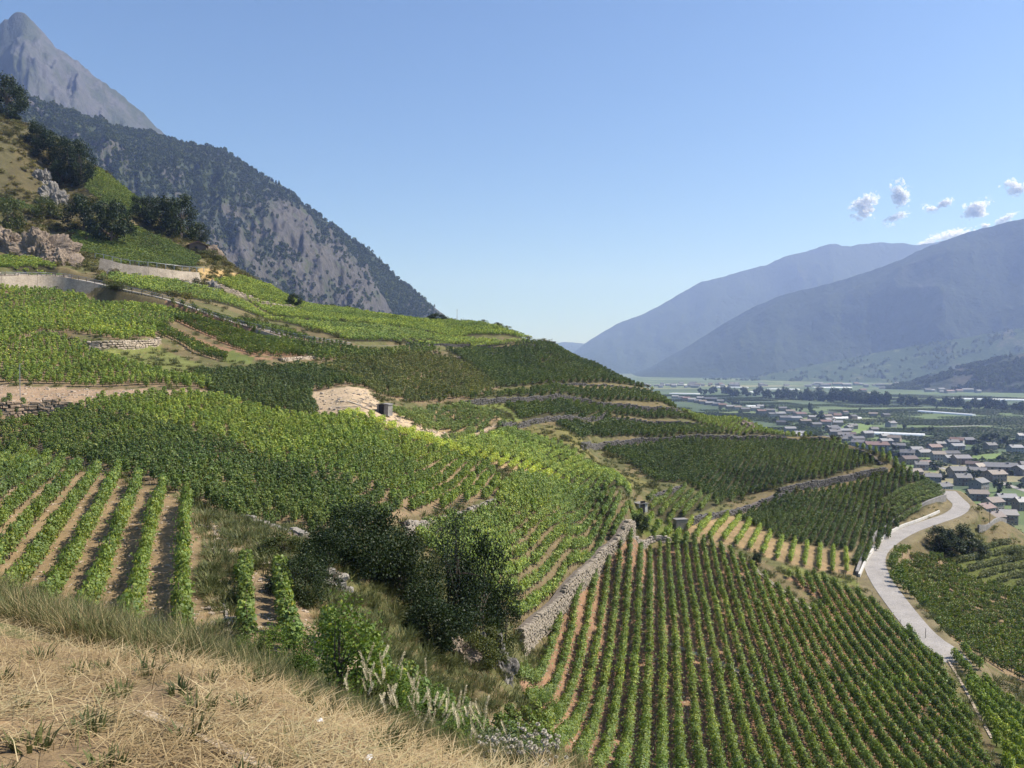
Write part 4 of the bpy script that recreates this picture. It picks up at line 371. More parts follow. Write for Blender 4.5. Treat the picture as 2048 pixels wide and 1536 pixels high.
def build_hill():
    na, nr = 660, 600
    A = np.linspace(math.radians(-56), math.radians(56), na); Rr = np.sort(np.r_[np.exp(np.linspace(math.log(1.2), math.log(478), nr)), np.linspace(206, 250, 92)]); nr = len(Rr)
    RR, AA = np.meshgrid(Rr, A, indexing='ij'); X = RR*np.sin(AA); Y = RR*np.cos(AA)
    Z = ground(X.ravel(), Y.ravel()).reshape(X.shape)
    V = np.stack([X, Y, Z], -1).reshape(-1, 3)
    i = np.arange(nr-1)[:,None]*na + np.arange(na-1)[None]; F = np.stack([i, i+1, i+na+1, i+na], -1).reshape(-1, 4)
    me = mesh('hillside', V, F, soil_mat(), True)
    x, y = V[:,0], V[:,1]; r = np.hypot(x, y)
    n = fbm(x/9, y/9, 4, 11)[:,None]
    C = np.where(n > .05, np.array([[.105,.10,.042]]), np.array([[.165,.13,.068]]))*(1+.35*n)      # scrub and dry grass
    C[r < 12] = (.235,.165,.095); m = (r > 8) & (r < 34); C[m] = np.array((.12,.125,.05))*(1+.4*n[m])
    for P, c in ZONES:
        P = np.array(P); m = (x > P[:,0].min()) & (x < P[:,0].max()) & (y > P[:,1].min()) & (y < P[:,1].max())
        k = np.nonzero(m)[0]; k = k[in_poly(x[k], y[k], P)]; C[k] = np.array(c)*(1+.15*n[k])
    d, _, _ = seg_dist(x, y, LANE); m = np.abs(d) < 3.6; C[m] = (.19,.155,.09)
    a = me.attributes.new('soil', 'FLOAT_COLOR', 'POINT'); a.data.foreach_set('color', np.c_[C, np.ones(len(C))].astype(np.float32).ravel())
    return tag(obj('hillside', me), 'terraced hillside under the vineyards', 'terrain', None, 'structure')
build_hill()
# ================================================================ valley floor
def valley_mat():
    m, t, b, o = new_mat('valley_fields')
    g = N(t, 'ShaderNodeNewGeometry'); mp = N(t, 'ShaderNodeMapping'); mp.inputs['Scale'].default_value = (.0028, .0075, 1); mp.inputs['Rotation'].default_value = (0,0,.16)
    t.links.new(g.outputs['Position'], mp.inputs[0])
    vo = N(t, 'ShaderNodeTexVoronoi', i_Scale=1., i_Randomness=.9); t.links.new(mp.outputs[0], vo.inputs['Vector'])
    sx = N(t, 'ShaderNodeSeparateColor'); t.links.new(vo.outputs['Color'], sx.inputs[0])
    c1 = ramp(t, sx.outputs[0], [(0, (.035,.062,.022)), (.35, (.055,.085,.028)), (.6, (.075,.115,.03)), (.85, (.11,.14,.04)), (1, (.22,.19,.10))])
    n1 = noise(t, .05, 5); r1 = ramp(t, n1.outputs[0], [(.3, (.75,.78,.75)), (.7, (1.2,1.2,1.15))])
    t.links.new(mixc(t, 1., c1.outputs[0], r1.outputs[0], 'MULTIPLY'), b.inputs['Base Color']); b.inputs['Roughness'].default_value = .9
    return m
ZV = -90.
def sheet(name, x0, x1, y0, y1, z, mat, n=40):
    X, Y = np.meshgrid(np.linspace(x0, x1, n), np.linspace(y0, y1, n), indexing='ij')
    V = np.stack([X, Y, np.full_like(X, z)], -1).reshape(-1,3); i = np.arange(n-1)[:,None]*n+np.arange(n-1)[None]
    return obj(name, mesh(name, V, np.stack([i, i+n, i+n+1, i+1], -1).reshape(-1,4), mat))
tag(sheet('valley_floor', -8000, 14000, -300, 14300, ZV, valley_mat()), 'flat green valley floor of orchards and fields', 'ground', None, 'structure')
MEADOW = flat('valley_meadow', (.13,.19,.035), .9, .2, .05, 0)
for q in MEADOWS:
    V = [(x, y, ZV+.08) for x, y in q]; tag(obj('meadow', mesh('meadow', V, [tuple(range(len(V)))], MEADOW)), 'mown bright green meadow in the valley', 'meadow', None, 'structure')
# ================================================================ mountains
def mountain_mat(name, rockc, vegc, veg2, rock_amt=.5, scale=.012, grass=None, fine=.35):
    m, t, b, o = new_mat(name)
    g = N(t, 'ShaderNodeNewGeometry'); mp = N(t, 'ShaderNodeMapping'); mp.inputs['Scale'].default_value = (1.5, 1.0, .55); t.links.new(g.outputs['Position'], mp.inputs[0])   # drawn out down the fall line
    n1 = noise(t, scale, 9, mp.outputs[0], .68); n2 = noise(t, scale*9, 6, mp.outputs[0], .65); n4 = noise(t, scale*3, 6, mp.outputs[0], .7)
    rk = ramp(t, n2.outputs[0], [(.28, tuple(c*.45 for c in rockc)), (.5, rockc), (.72, tuple(c*1.3 for c in rockc))])
    vg = ramp(t, n2.outputs[0], [(.35, vegc), (.65, veg2)])
    at = N(t, 'ShaderNodeAttribute', attribute_name='rock')
    ad = N(t, 'ShaderNodeMath', operation='ADD'); t.links.new(n1.outputs[0], ad.inputs[0]); t.links.new(at.outputs['Fac'], ad.inputs[1])
    a2 = N(t, 'ShaderNodeMath', operation='MULTIPLY_ADD', i_1=fine, i_2=-fine*.5); t.links.new(n4.outputs[0], a2.inputs[0]); a3 = N(t, 'ShaderNodeMath', operation='ADD'); t.links.new(ad.outputs[0], a3.inputs[0]); t.links.new(a2.outputs[0], a3.inputs[1])
    f = ramp(t, a3.outputs[0], [(.98-rock_amt, (0,0,0)), (1.16-rock_amt, (1,1,1))])
    c = mixc(t, f.outputs[0], vg.outputs[0], rk.outputs[0])
    if grass:
        n3 = noise(t, scale*2.3, 5); f2 = ramp(t, n3.outputs[0], [(.56, (0,0,0)), (.68, (1,1,1))]); c = mixc(t, f2.outputs[0], c, grass)
    t.links.new(c, b.inputs['Base Color']); b.inputs['Roughness'].default_value = .95; b.inputs['Specular IOR Level'].default_value = .1
    bump(t, b, n2.outputs[0], .9, 1/scale*.08); return m
def mountain(name, label, ridge, based, basez, mat, amp, wl, nu=260, nv=150, back=.35, seed=1, conc=1.15, crag=0., edge=.004):
    """a flank from the ridge line down to its foot, with gullies down the fall line, and a back slope"""
    P = np.array(ridge, float); s = np.r_[0, np.cumsum(np.hypot(*np.diff(P[:,:2], axis=0).T))]
    u = np.linspace(0, s[-1], nu); rx, ry, rz = (np.interp(u, s, P[:,k]) for k in range(3))
    bd = np.interp(u, s, np.array(based, float)) if np.ndim(based) else np.full(nu, based)
    k = bd/ry; bx = rx*(.75*k+.25*1.0) if False else rx*k**.85; by = bd; bz = np.full(nu, basez)
    v = np.linspace(0, 1, nv)[None]; R_ = lambda a: a[:,None]
    X = R_(rx)*(1-v)+R_(bx)*v; Y = R_(ry)*(1-v)+R_(by)*v; H = R_(rz-bz)
    Z = R_(bz)+H*(1-v)**conc
    U = np.broadcast_to(R_(u), X.shape); VV = np.broadcast_to(v, X.shape)
    L = np.hypot(R_(rx-bx), R_(ry-by))
    w = np.clip(VV*5, 0, 1)*np.clip((1-VV)*4, 0, 1)
    g1 = fbm(U/wl+.35*fbm(U/wl, VV*3, 2, seed+9), VV*L/wl*.35, 6, seed, True); g2 = fbm(U/wl*5, VV*L/wl*2.2, 5, seed+4, True)
    disp = (g1*amp+g2*amp*.3)*w*np.clip(H/(amp*5), 0, 1)
    Z = Z+disp; Y = Y-disp*.35
    jag = (fbm(U/wl*6, U*0+3.3, 5, seed+7)*edge*6 + fbm(U/wl*25, U*0+1.3, 3, seed+8)*edge*3)*np.abs(R_(rz-bz))*np.clip(1-VV*12, 0, 1)
    Z = Z+jag
    rock = np.clip(g1*.25+crag*(fbm(U/wl*.6, VV*2.2, 3, seed+21)+.2), -.4, .6)
    # back slope
    vb = np.linspace(.06, 1, 14)[None]; Xb = R_(rx)*(1+back*vb); Yb = R_(ry)*(1+back*vb); Zb = R_(rz)+jag[:,:1]-H*vb*.75
    X = np.c_[Xb[:,::-1], X]; Y = np.c_[Yb[:,::-1], Y]; Z = np.c_[Zb[:,::-1], Z]; rock = np.c_[np.zeros(Xb.shape), rock]
    nv2 = X.shape[1]; V = np.stack([X, Y, Z], -1).reshape(-1,3)
    i = np.arange(nu-1)[:,None]*nv2+np.arange(nv2-1)[None]; F = np.stack([i, i+1, i+nv2+1, i+nv2], -1).reshape(-1,4)
    me = mesh(name, V, F, mat, True); a = me.attributes.new('rock', 'FLOAT', 'POINT'); a.data.foreach_set('value', rock.astype(np.float32).ravel())
    o = tag(obj(name, me), label, 'mountain', None, 'structure')
    return o, (X[:,14:], Y[:,14:], Z[:,14:], rock[:,14:])
MT1 = mountain_mat('wooded_flank', (.088,.082,.074), (.028,.042,.024), (.052,.063,.034), .42, .011, (.065,.078,.036))
MT2 = mountain_mat('rock_peak', (.095,.095,.096), (.042,.052,.038), (.07,.078,.05), .60, .009)
MT3 = mountain_mat('hazy_flank', (.055,.055,.048), (.020,.030,.018), (.032,.045,.024), .28, .0022)
MT5 = mountain_mat('fan_fields', (.12,.11,.07), (.028,.05,.022), (.06,.085,.035), .3, .007, (.11,.13,.05))
m1o, m1g = mountain('wooded_mountain', 'wooded mountain flank with bare cliffs behind the vineyard hill', M1, M1B, -95, MT1, 80, 260, 520, 260, seed=3, crag=.35)
mountain('rock_peak', 'hazy grey rock peak at the top left', M2, 2150, 90, MT2, 190, 400, 420, 240, seed=12, conc=1.25, crag=.3, edge=.003)
mountain('far_ridge', 'pale blue far ridge on the right of the valley', M3, 7600, ZV-3, MT3, 150, 1500, 240, 100, back=.1, seed=31, edge=.003)
m4o, m4g = mountain('shaded_mountain', 'big blue shaded mountain at the right of the valley', M4, np.linspace(5600, 3900, len(M4)), ZV-3, MT3, 130, 1100, 260, 130, seed=44, edge=.003)
m5o, m5g = mountain('field_fan', 'green fan of fields rising at the foot of the shaded mountain', M5, np.linspace(4600, 3300, len(M5)), ZV-3, MT5, 14, 300, 160, 60, seed=52, conc=1.3)
m6o, m6g = mountain('wooded_knoll', 'dark wooded knolls at the right edge of the valley', M6, np.linspace(2950, 2400, len(M6)), ZV-3, MT1, 14, 200, 140, 50, seed=63, conc=.8)
mountain('distant_range', 'faint distant range closing the valley', M0, 11800, ZV-3, MT3, 100, 1800, 100, 40, back=.08, seed=71)
# ================================================================ haze
hz = MB().box((2500, 6650, 655), (25500, 15700, 1650)); HM, t, b, o = new_mat('valley_air'); t.nodes.remove(b)
pv = N(t, 'ShaderNodeVolumePrincipled'); pv.inputs['Color'].default_value = (.42,.56,1,1); pv.inputs['Absorption Color'].default_value = (1,1,1,1); pv.inputs['Density'].default_value = HAZE; pv.inputs['Anisotropy'].default_value = .3
t.links.new(pv.outputs[0], o.inputs['Volume'])
tag(hz.obj('haze', HM), 'thin blue summer haze filling the valley', 'haze', None, 'stuff')
# ================================================================ clouds
def cloud_mat():
    m, t, b, o = new_mat('cumulus'); t.nodes.remove(b)
    tc = N(t, 'ShaderNodeTexCoord'); n = noise(t, 5., 5, tc.outputs['Object'], .65)
    df = N(t, 'ShaderNodeBsdfDiffuse'); df.inputs[0].default_value = (1,1,1,1); tr = N(t, 'ShaderNodeBsdfTranslucent'); tr.inputs[0].default_value = (1,1,1,1)
    mx = N(t, 'ShaderNodeMixShader', i_0=.9); t.links.new(df.outputs[0], mx.inputs[1]); t.links.new(tr.outputs[0], mx.inputs[2])
    tp = N(t, 'ShaderNodeBsdfTransparent'); r = ramp(t, n.outputs[0], [(.38, (.97,.97,.97)), (.60, (.55,.55,.55))])
    m2 = N(t, 'ShaderNodeMixShader'); t.links.new(r.outputs[0], m2.inputs[0]); t.links.new(mx.outputs[0], m2.inputs[1]); t.links.new(tp.outputs[0], m2.inputs[2])
    t.links.new(m2.outputs[0], o.inputs[0]); return m
CM = cloud_mat()
CL = ['leftmost small white cloud over the shaded mountain', 'tall puffy white cloud over the shaded mountain', 'torn white wisp hanging under the tall puffy cloud', 'thin pale wisp right of the tall cloud', 'upper slanting part of the thin wisp, right of the tall cloud', 'rounded white cloud above the right hand ridge', 'white cloud cut by the right edge of the picture', 'long white cloud lying behind the right hand ridge', 'small cloud at the saddle between the two ridges', 'white cloud peeping over the ridge near the right edge', 'little cloud scrap on the ridge between two longer ones', 'tiny cloud puff on the far ridge']
for (x, y, z, w, h, tl), lb in zip(CLOUDS, CL):
    # a swarm of small overlapping puffs, denser in the middle, ragged outside
    k = 1.0; x *= k; z *= k; w *= k; h *= k
    rg = np.random.default_rng(int(w+h)); n = 240; q = rg.normal(size=(n,3))*.30
    lob = rg.normal(size=(5,3))*.30; q = q*.55+lob[rg.integers(0,5,n)]; q = q[np.abs(q).max(1) < .8]
    Vs = []; Fs = []; bs = 0
    bm = bmesh.new(); bmesh.ops.create_icosphere(bm, subdivisions=1, radius=1); iv = np.array([v.co[:] for v in bm.verts]); jf = [tuple(v.index for v in f.verts) for f in bm.faces]; bm.free()
    w *= 1.25; h *= 1.3; sc = np.array([w*.75, w*.18, h*.8])
    for p in q:
        r_ = rg.uniform(.05,.17)*(1.1-np.linalg.norm(p))*min(w, h*1.6)*.75
        Vs.append(p*sc+iv*r_*rg.uniform(.7,1.3,(len(iv),1))); Fs += [tuple(i+bs for i in f) for f in jf]; bs += len(iv)
    e0 = obj('cloud', None, None, (x, y, z), (0, -math.radians(tl), 0)); tag(e0, lb, 'cloud', 'small white clouds')
    obj('puffs', mesh('puffs', np.concatenate(Vs), Fs, CM, True), e0)['kind'] = 'stuff'
# ================================================================ roads
ASPH = flat('pale_asphalt', (.30,.275,.245), .85, .14, .5, .01, scale2=6)
CONC = flat('concrete', (.38,.315,.235), .85, .16, .6, .01, scale2=3, dark=(.29,.235,.17))
def strip(name, prof, off0, off1, z0, mat, thick=.25, label=None, cat=None, kind=None, lo=0, hi=None):
    P, t, z = prof; P = P[lo:hi]; z = z[lo:hi]; T = np.gradient(P, axis=0); T /= np.linalg.norm(T, axis=1)[:,None]; Nn = np.c_[-T[:,1], T[:,0]]
    A = P+Nn*off0; B = P+Nn*off1; n = len(P)
    V = np.r_[np.c_[A, z+z0], np.c_[B, z+z0], np.c_[A, z+z0-thick], np.c_[B, z+z0-thick]]
    F = []
    for i in range(n-1): F += [(i, i+1, n+i+1, n+i), (2*n+i, i, i+1, 2*n+i+1)[::-1], (n+i, n+i+1, 3*n+i+1, 3*n+i)]
    o = obj(name, mesh(name, V, F, mat, False)); bm = bmesh.new(); bm.from_mesh(o.data); bmesh.ops.recalc_face_normals(bm, faces=bm.faces); bm.to_mesh(o.data); bm.free()
    return tag(o, label, cat, None, kind)
(laneP, _), (upP, _) = ROADS
strip('lane', laneP, -1.65, 1.65, .05, ASPH, .3, 'pale asphalt lane curving round the vineyard spur', 'road', 'structure')
strip('upper_road', upP, -1.7, 1.7, .05, ASPH, .3, 'narrow road crossing the upper vineyard slope', 'road', 'structure')
# ================================================================ stone walls
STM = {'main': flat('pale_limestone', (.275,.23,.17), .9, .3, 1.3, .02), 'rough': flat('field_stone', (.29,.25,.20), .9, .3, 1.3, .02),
       'dark': flat('shaded_stone', (.105,.095,.082), .9, .35, 1.1, .02), 'tan': flat('tan_stone', (.42,.34,.25), .9, .3, 1.2, .02), 'rubble': flat('rubble_stone', (.29,.26,.215), .9, .3, 1.3, .02), 'bank': flat('earth_bank_stone', (.36,.26,.17), .95, .25, 1., .02)}  # 'dark' style: the walls' shade is put into the stone colour
CORE = flat('wall_core_earth', (.13,.105,.08), .95, .3, 2., .02)
def stone_kinds(mat, n=7, rng=RND):
    out = []
    for _ in range(n):
        bm = bmesh.new(); bmesh.ops.create_cube(bm, size=1)
        bmesh.ops.bevel(bm, geom=bm.edges[:], offset=rng.uniform(.10,.2), segments=1, affect='EDGES', profile=.5)
        for v in bm.verts: v.co += Vector((rng.uniform(-.09,.09), rng.uniform(-.09,.09), rng.uniform(-.09,.09)))
        me = bpy.data.meshes.new('stone'); bm.to_mesh(me); bm.free(); me.materials.append(mat); out.append(me)
    return out
def stone_wall(line, h, style, label, hmin=.5, unit=(.5,.3), singles=0):
    P, t = resample(line, .25); T = np.gradient(P, axis=0); T /= np.linalg.norm(T, axis=1)[:,None]; Nn = np.c_[-T[:,1], T[:,0]]
    A = P-Nn*.5; zf = ground(A[:,0], A[:,1]); B = P+Nn*(.9 if style != 'main' else 2.2); zt = np.maximum(ground(B[:,0], B[:,1])+.12, zf+hmin)
    zt = np.minimum(zt, zf+(2.6 if style == 'main' else max(h*(.75 if style == 'dark' else 1.0), .6)))
    k = 9; zt = np.convolve(np.pad(zt, k//2, mode='edge'), np.ones(k)/k, 'valid')
    zt = zt+.12*fbm(t/2.1, t*0, 3, 5)
    e0 = empty('stone_wall', (P[0,0], P[0,1], zf[0])); tag(e0, label, 'stone wall', 'dry stone walls of the vineyards')
    off = np.array([P[0,0], P[0,1], zf[0]])
    I = P+Nn*-.16; O = P+Nn*.55; n = len(P)      # core
    V = np.r_[np.c_[I, zf-.5], np.c_[I, zt-.12], np.c_[O, zt-.12], np.c_[O, zf-.5]]-off
    F = [f for i in range(n-1) for f in ((i, i+1, n+i+1, n+i), (n+i, n+i+1, 2*n+i+1, 2*n+i), (2*n+i, 2*n+i+1, 3*n+i+1, 3*n+i))]+[(0, n, 2*n, 3*n), (n-1, 2*n-1, 3*n-1, 4*n-1)]
    obj('core', mesh('core', V, F, CORE), e0)
    S = []; uw, uh = unit; z_lo = zf.min()-.3; c = 0
    while z_lo+c*uh < zt.max():
        s = RND.uniform(0, uw)
        while s < t[-1]:
            w = uw*RND.uniform(.6, 1.5); i = min(n-1, int((s+w/2)/.25)); z = z_lo+c*uh+.12*math.sin(s*.7+c)
            if zf[i]-uh < z < zt[i]-uh*.35:
                hh = uh*RND.uniform(.75, 1.15)
                S.append((P[i,0]-Nn[i,0]*.2, P[i,1]-Nn[i,1]*.2, z+uh/2, w*.98, .5*RND.uniform(.85,1.2), hh, math.atan2(T[i,1], T[i,0])+RND.uniform(-.08,.08), RND.uniform(-.12,.12)))
            s += w
        c += 1
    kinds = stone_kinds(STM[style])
    S.sort(key=lambda q: math.hypot(q[0], q[1]))
    for q in S[:singles]:
        obj('stone', RND.choice(kinds), e0, Vector(q[:3])-Vector(off), (q[7], RND.uniform(-.1,.1), q[6]), (q[3], q[4], q[5]))
    rest = S[singles:]
    if rest:
        Vs = []; Fs = []; base = 0; kv = []
        for me in kinds:
            v = np.empty(len(me.vertices)*3); me.vertices.foreach_get('co', v); kv.append((v.reshape(-1,3), [tuple(p.vertices) for p in me.polygons]))
        for q in rest:
            v, f = RND.choice(kv); M = Euler((q[7], 0, q[6])).to_matrix()
            w = (v*np.array(q[3:6]))@np.array(M).T+np.array(q[:3])-off
            Vs.append(w); Fs += [tuple(i+base for i in ff) for ff in f]; base += len(v)
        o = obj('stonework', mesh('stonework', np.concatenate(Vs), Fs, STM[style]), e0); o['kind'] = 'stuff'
    return e0
WL = ['tall pale dry stone wall between the curved plot and the red soil plot', 'short low stone wall behind the dark thicket', 'low tumbled stone wall at the top end of the tall pale wall', 'long dark terrace wall high on the shaded face', 'dark terrace wall above the meadow strip', 'thin dark terrace wall below the long high one', 'longest dark terrace wall across the middle of the shaded face', 'tall shadowed terrace wall ending near the lane bend', 'stone edged field path above the yellowing rows', 'short stone wall above the small plot by the gate', 'thin pale edge of the topmost terrace near the spur crest', 'reddish tan terrace wall in the wide left field', 'earthy stone bank below the wide left field', 'pale rock wall along the upper road at the left edge', 'dark wall under the skyline terraces', 'low dark wall left of the dark face top', 'tan wall below the skyline terraces', 'tumbled boulders beside the olive rounded bush', 'heap of loose stones at the left of the dark thicket', 'short pale kerb of stones under the red earth strip']
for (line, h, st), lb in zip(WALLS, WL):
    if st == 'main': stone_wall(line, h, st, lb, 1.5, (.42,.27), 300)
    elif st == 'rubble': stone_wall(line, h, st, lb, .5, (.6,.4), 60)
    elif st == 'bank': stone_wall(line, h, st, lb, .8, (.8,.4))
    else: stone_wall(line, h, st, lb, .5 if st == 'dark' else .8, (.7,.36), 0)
# ================================================================ concrete walls
def slab_wall(name, line, label, thick=.35, top=.25, foot=-.4, back=.8, mat=CONC, seg=4., cap=None, hfix=None, cat='wall', lean=0.):
    """concrete wall of cast panels following the ground"""
    P, t = resample(line, .5); T = np.gradient(P, axis=0); T /= np.linalg.norm(T, axis=1)[:,None]; Nn = np.c_[-T[:,1], T[:,0]]
    zf = ground(P[:,0]-Nn[:,0]*.6, P[:,1]-Nn[:,1]*.6); zt = ground(P[:,0]+Nn[:,0]*back, P[:,1]+Nn[:,1]*back)+top
    if hfix: zt = zf+hfix
    zt = np.maximum(zt, zf+.3); k = 7; zt = np.convolve(np.pad(zt, k//2, mode='edge'), np.ones(k)/k, 'valid')
    e0 = empty(name, (P[0,0], P[0,1], zf[0])); tag(e0, label, cat); off = np.array([P[0,0], P[0,1], zf[0]])
    per = max(2, int(seg/.5)); i0 = 0; n = len(P)
    while i0 < n-1:
        i1 = min(n-1, i0+per)
        if n-1-i1 < 3: i1 = n-1
        idx = np.arange(i0, i1+1); m = len(idx); Q = P[idx].copy(); g_ = .025*T[idx]; Q[0] += g_[0]; Q[-1] -= g_[-1]
        Ln = Nn[idx]*(lean*(zt[idx]-zf[idx]))[:,None]
        I = Q; O = Q+Nn[idx]*thick
        V = np.r_[np.c_[I, zf[idx]+foot], np.c_[I+Ln, zt[idx]], np.c_[O+Ln, zt[idx]], np.c_[O, zf[idx]+foot]]-off
        F = [f for i in range(m-1) for f in ((i, i+1, m+i+1, m+i), (m+i, m+i+1, 2*m+i+1, 2*m+i), (2*m+i, 2*m+i+1, 3*m+i+1, 3*m+i))]+[(0, m, 2*m, 3*m), (m-1, 2*m-1, 3*m-1, 4*m-1)]
        obj('wall_panel', mesh('wall_panel', V, F, mat), e0)
        i0 = i1
    return e0, P, Nn, zt, zf
GREYC = flat('grey_concrete', (.24,.225,.20), .85, .15, .6, .01, scale2=3, dark=(.16,.15,.135))
PALEC = flat('pale_concrete', (.56,.53,.47), .8, .1, .8, .01)
slab_wall('retaining_wall', CUTWALL, 'grey retaining wall cut into the slope above the lane bend', .4, .25, -.5, 2.2, GREYC, 5)
slab_wall('kerb_wall', [(x-.0, y) for x, y in LOWWALL], 'low pale kerb wall along the uphill side of the lane', .3, 0, -.4, 0, PALEC, 6, hfix=.5)
slab_wall('retaining_wall', RETWALL[::-1], 'concrete wall below the gravel turnout of the lane', .35, .3, -2.2, 1.5, GREYC, 4)
slab_wall('concrete_wall', CWALL, 'big pale concrete retaining wall above the upper road', .5, 0, -.5, 0, CONC, 6.5, hfix=4.0, lean=.35)
lp = laneP[0]
slab_wall('road_wall', [(x, y) for x, y in UPWALL], 'long pale concrete wall carrying the upper road', .5, .1, -.8, 4.2, CONC, 8, lean=.3)

# ================================================================ vines
BARK = flat('vine_bark', (.11,.08,.055), .95, .3, 9., .01)
VLEAF = leaf_mat('vine_leaf')
STAKE = flat('grey_wood', (.24,.21,.17), .9, .25, 5., .01)
def vine_kind(kind, lod, seed):
    rng = np.random.default_rng(seed)
    n, sz = {0: (380, .145), 1: (200, .185), 2: (80, .27)}[lod]
    if kind == 'h':      # trained along the row: a narrow hedge
        P = np.c_[rng.uniform(-.56, .56, n), rng.normal(0, .15, n), .35+1.0*rng.beta(1.5, 1.1, n)]
        P[:,2] += .10*np.sin(P[:,0]*5+seed)
        k = n//8; P[:k,2] = rng.uniform(1.25, 1.6, k); P[:k,1] *= .6
        out = np.c_[np.zeros(n), np.sign(P[:,1])*.7, np.zeros(n)]
    else:                # on its own stake: a bushy column
        a = rng.uniform(0, 2*math.pi, n); zz = .28+1.22*rng.beta(1.4, 1.2, n); r = (.40-.20*np.abs(zz-.75))*np.sqrt(rng.random(n))
        P = np.c_[r*np.cos(a)*1.15, r*np.sin(a), zz]; out = np.c_[np.cos(a), np.sin(a), np.zeros(n)]*.6
    V, F, lv = leaves(P, sz, rng, .4, out)
    wd = MB()
    wd.tube([(0,0,-.12), (.04,.02,.25), (-.03,-.02,.5), (.02,0,.75)], [.045,.035,.028,.015], 4)
    wd.box((.06,.03,.72), (.035,.035,1.6))
    return leaf_mesh('vine', V, F, lv, VLEAF, wd, BARK)
KIND = {(k, l): [vine_kind(k, l, 100*l+i+(50 if k == 'g' else 0)) for i in range(6)] for k in 'hg' for l in (0, 1, 2)}
ORD = ['', 'first', 'second', 'third', 'fourth', 'fifth', 'sixth', 'seventh', 'eighth', 'ninth', 'tenth', 'eleventh', 'twelfth', 'thirteenth', 'fourteenth', 'fifteenth', 'sixteenth', 'seventeenth', 'eighteenth', 'nineteenth']
TENS = {20: ('twentieth', 'twenty'), 30: ('thirtieth', 'thirty'), 40: ('fortieth', 'forty'), 50: ('fiftieth', 'fifty'), 60: ('sixtieth', 'sixty'), 70: ('seventieth', 'seventy'), 80: ('eightieth', 'eighty'), 90: ('ninetieth', 'ninety')}
def ordinal(n):
    if n < 20: return ORD[n]
    return TENS[n//10*10][0] if n % 10 == 0 else TENS[n//10*10][1]+'-'+ORD[n % 10]
def tint_at(c, x, y, lv=.0):
    """leaf colour vines differ in vigour across a plot"""
    c = np.array(c); n = fbm(x/14, y/14, 3, 77)[:,None]; n2 = fbm(x/5, y/5, 2, 79)[:,None]
    t = np.maximum(n, 0)*np.array([[.30,.20,.1]])+np.minimum(n, 0)*np.array([[.45,.36,.1]])+n2*.18
    return np.clip(c[None]*(1+t)*RNG.uniform(.85, 1.15, (len(x),1)), .005, 1)
far = dict(P=[], r=[], s=[], i=[], c=[]); n_rows = 0; n_vines = 0
for pl in PLOTS:
    P = np.array(pl['p']); az = math.radians(((pl['a']+90) % 180)-90); u = np.array([math.sin(az), math.cos(az)]); w = np.array([math.cos(az), -math.sin(az)])
    a0, a1 = (P@u).min(), (P@u).max(); b0, b1 = (P@w).min(), (P@w).max()
    rows = []
    for b in np.arange(b0+.4, b1, pl['s']):
        s = np.arange(a0, a1, pl['t'])+RND.uniform(0, pl['t'])
        s = s+RNG.normal(0, .10, len(s)); bb = b+RNG.normal(0, .05 if pl['k'] == 'h' else .07, len(s))+.12*np.sin(s/11+b*.02)
        x = s*u[0]+bb*w[0]; y = s*u[1]+bb*w[1]
        m = in_poly(x, y, P) & (RNG.random(len(s)) > (.03 if pl['k'] == 'h' else .06))
        if m.sum() >= 2: rows.append((x[m], y[m]))
    side = abs(math.degrees(az)) > 45
    if side and w[1] < 0: rows = rows[::-1]
    if not side and w[0] < 0: rows = rows[::-1]
    for ri, (x, y) in enumerate(rows):
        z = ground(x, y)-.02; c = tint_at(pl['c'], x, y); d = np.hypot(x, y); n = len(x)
        rot = math.pi/2-az+RNG.normal(0, .06, n)+math.pi*RNG.integers(0, 2, n) if pl['k'] == 'h' else RNG.uniform(0, 6.28, n)
        vg = 1+.16*fbm(x/8, y/8, 2, 91)
        kf = 1.0 if pl['k'] == 'h' else .95; kz = 1.12 if pl is PLOTS[0] else 1.15 if 'curved' in pl['n'] else .9 if pl['k'] == 'h' else 1.0
        sc = np.c_[RNG.uniform(.95, 1.2, n)*pl['t'], RNG.uniform(.95, 1.3, n)*vg*kf, RNG.uniform(.85, 1.15, n)*vg*kf*kz]
        if pl['m'] == 'rows':
            e0 = empty('vine_row', (x[0], y[0], z[0])); n_rows += 1; n_vines += n
            tag(e0, f"{ordinal(ri+1)} vine row from the {'near side' if side else 'left'} in the {pl['n']}", 'vine row', 'vine rows of the '+pl['n'])
            for k in range(n):
                lod = 0 if d[k] < 75 else 1
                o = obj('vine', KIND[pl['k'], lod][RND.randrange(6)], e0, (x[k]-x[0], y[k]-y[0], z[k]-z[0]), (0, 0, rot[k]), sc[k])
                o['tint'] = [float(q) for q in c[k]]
        else:
            far['P'].append(np.c_[x, y, z]); far['r'].append(rot); far['s'].append(sc); far['c'].append(c)
            lod = np.where(d < 165, 6, 12); far['i'].append(lod+RNG.integers(0, 6, n)+(0 if pl['k'] == 'h' else 12)-6)
far = {k: np.concatenate(v) for k, v in far.items()}
KF = KIND['h',1]+KIND['h',2]+KIND['g',1]+KIND['g',2]
o = scatter('distant_vines', far['P'], far['r'], far['s'], far['i'], far['c'], KF, 'countless vines planted over the farther terraces of the hill')
o['category'] = 'vines'
print('rows', n_rows, 'vines', n_vines, 'far', len(far['P']))

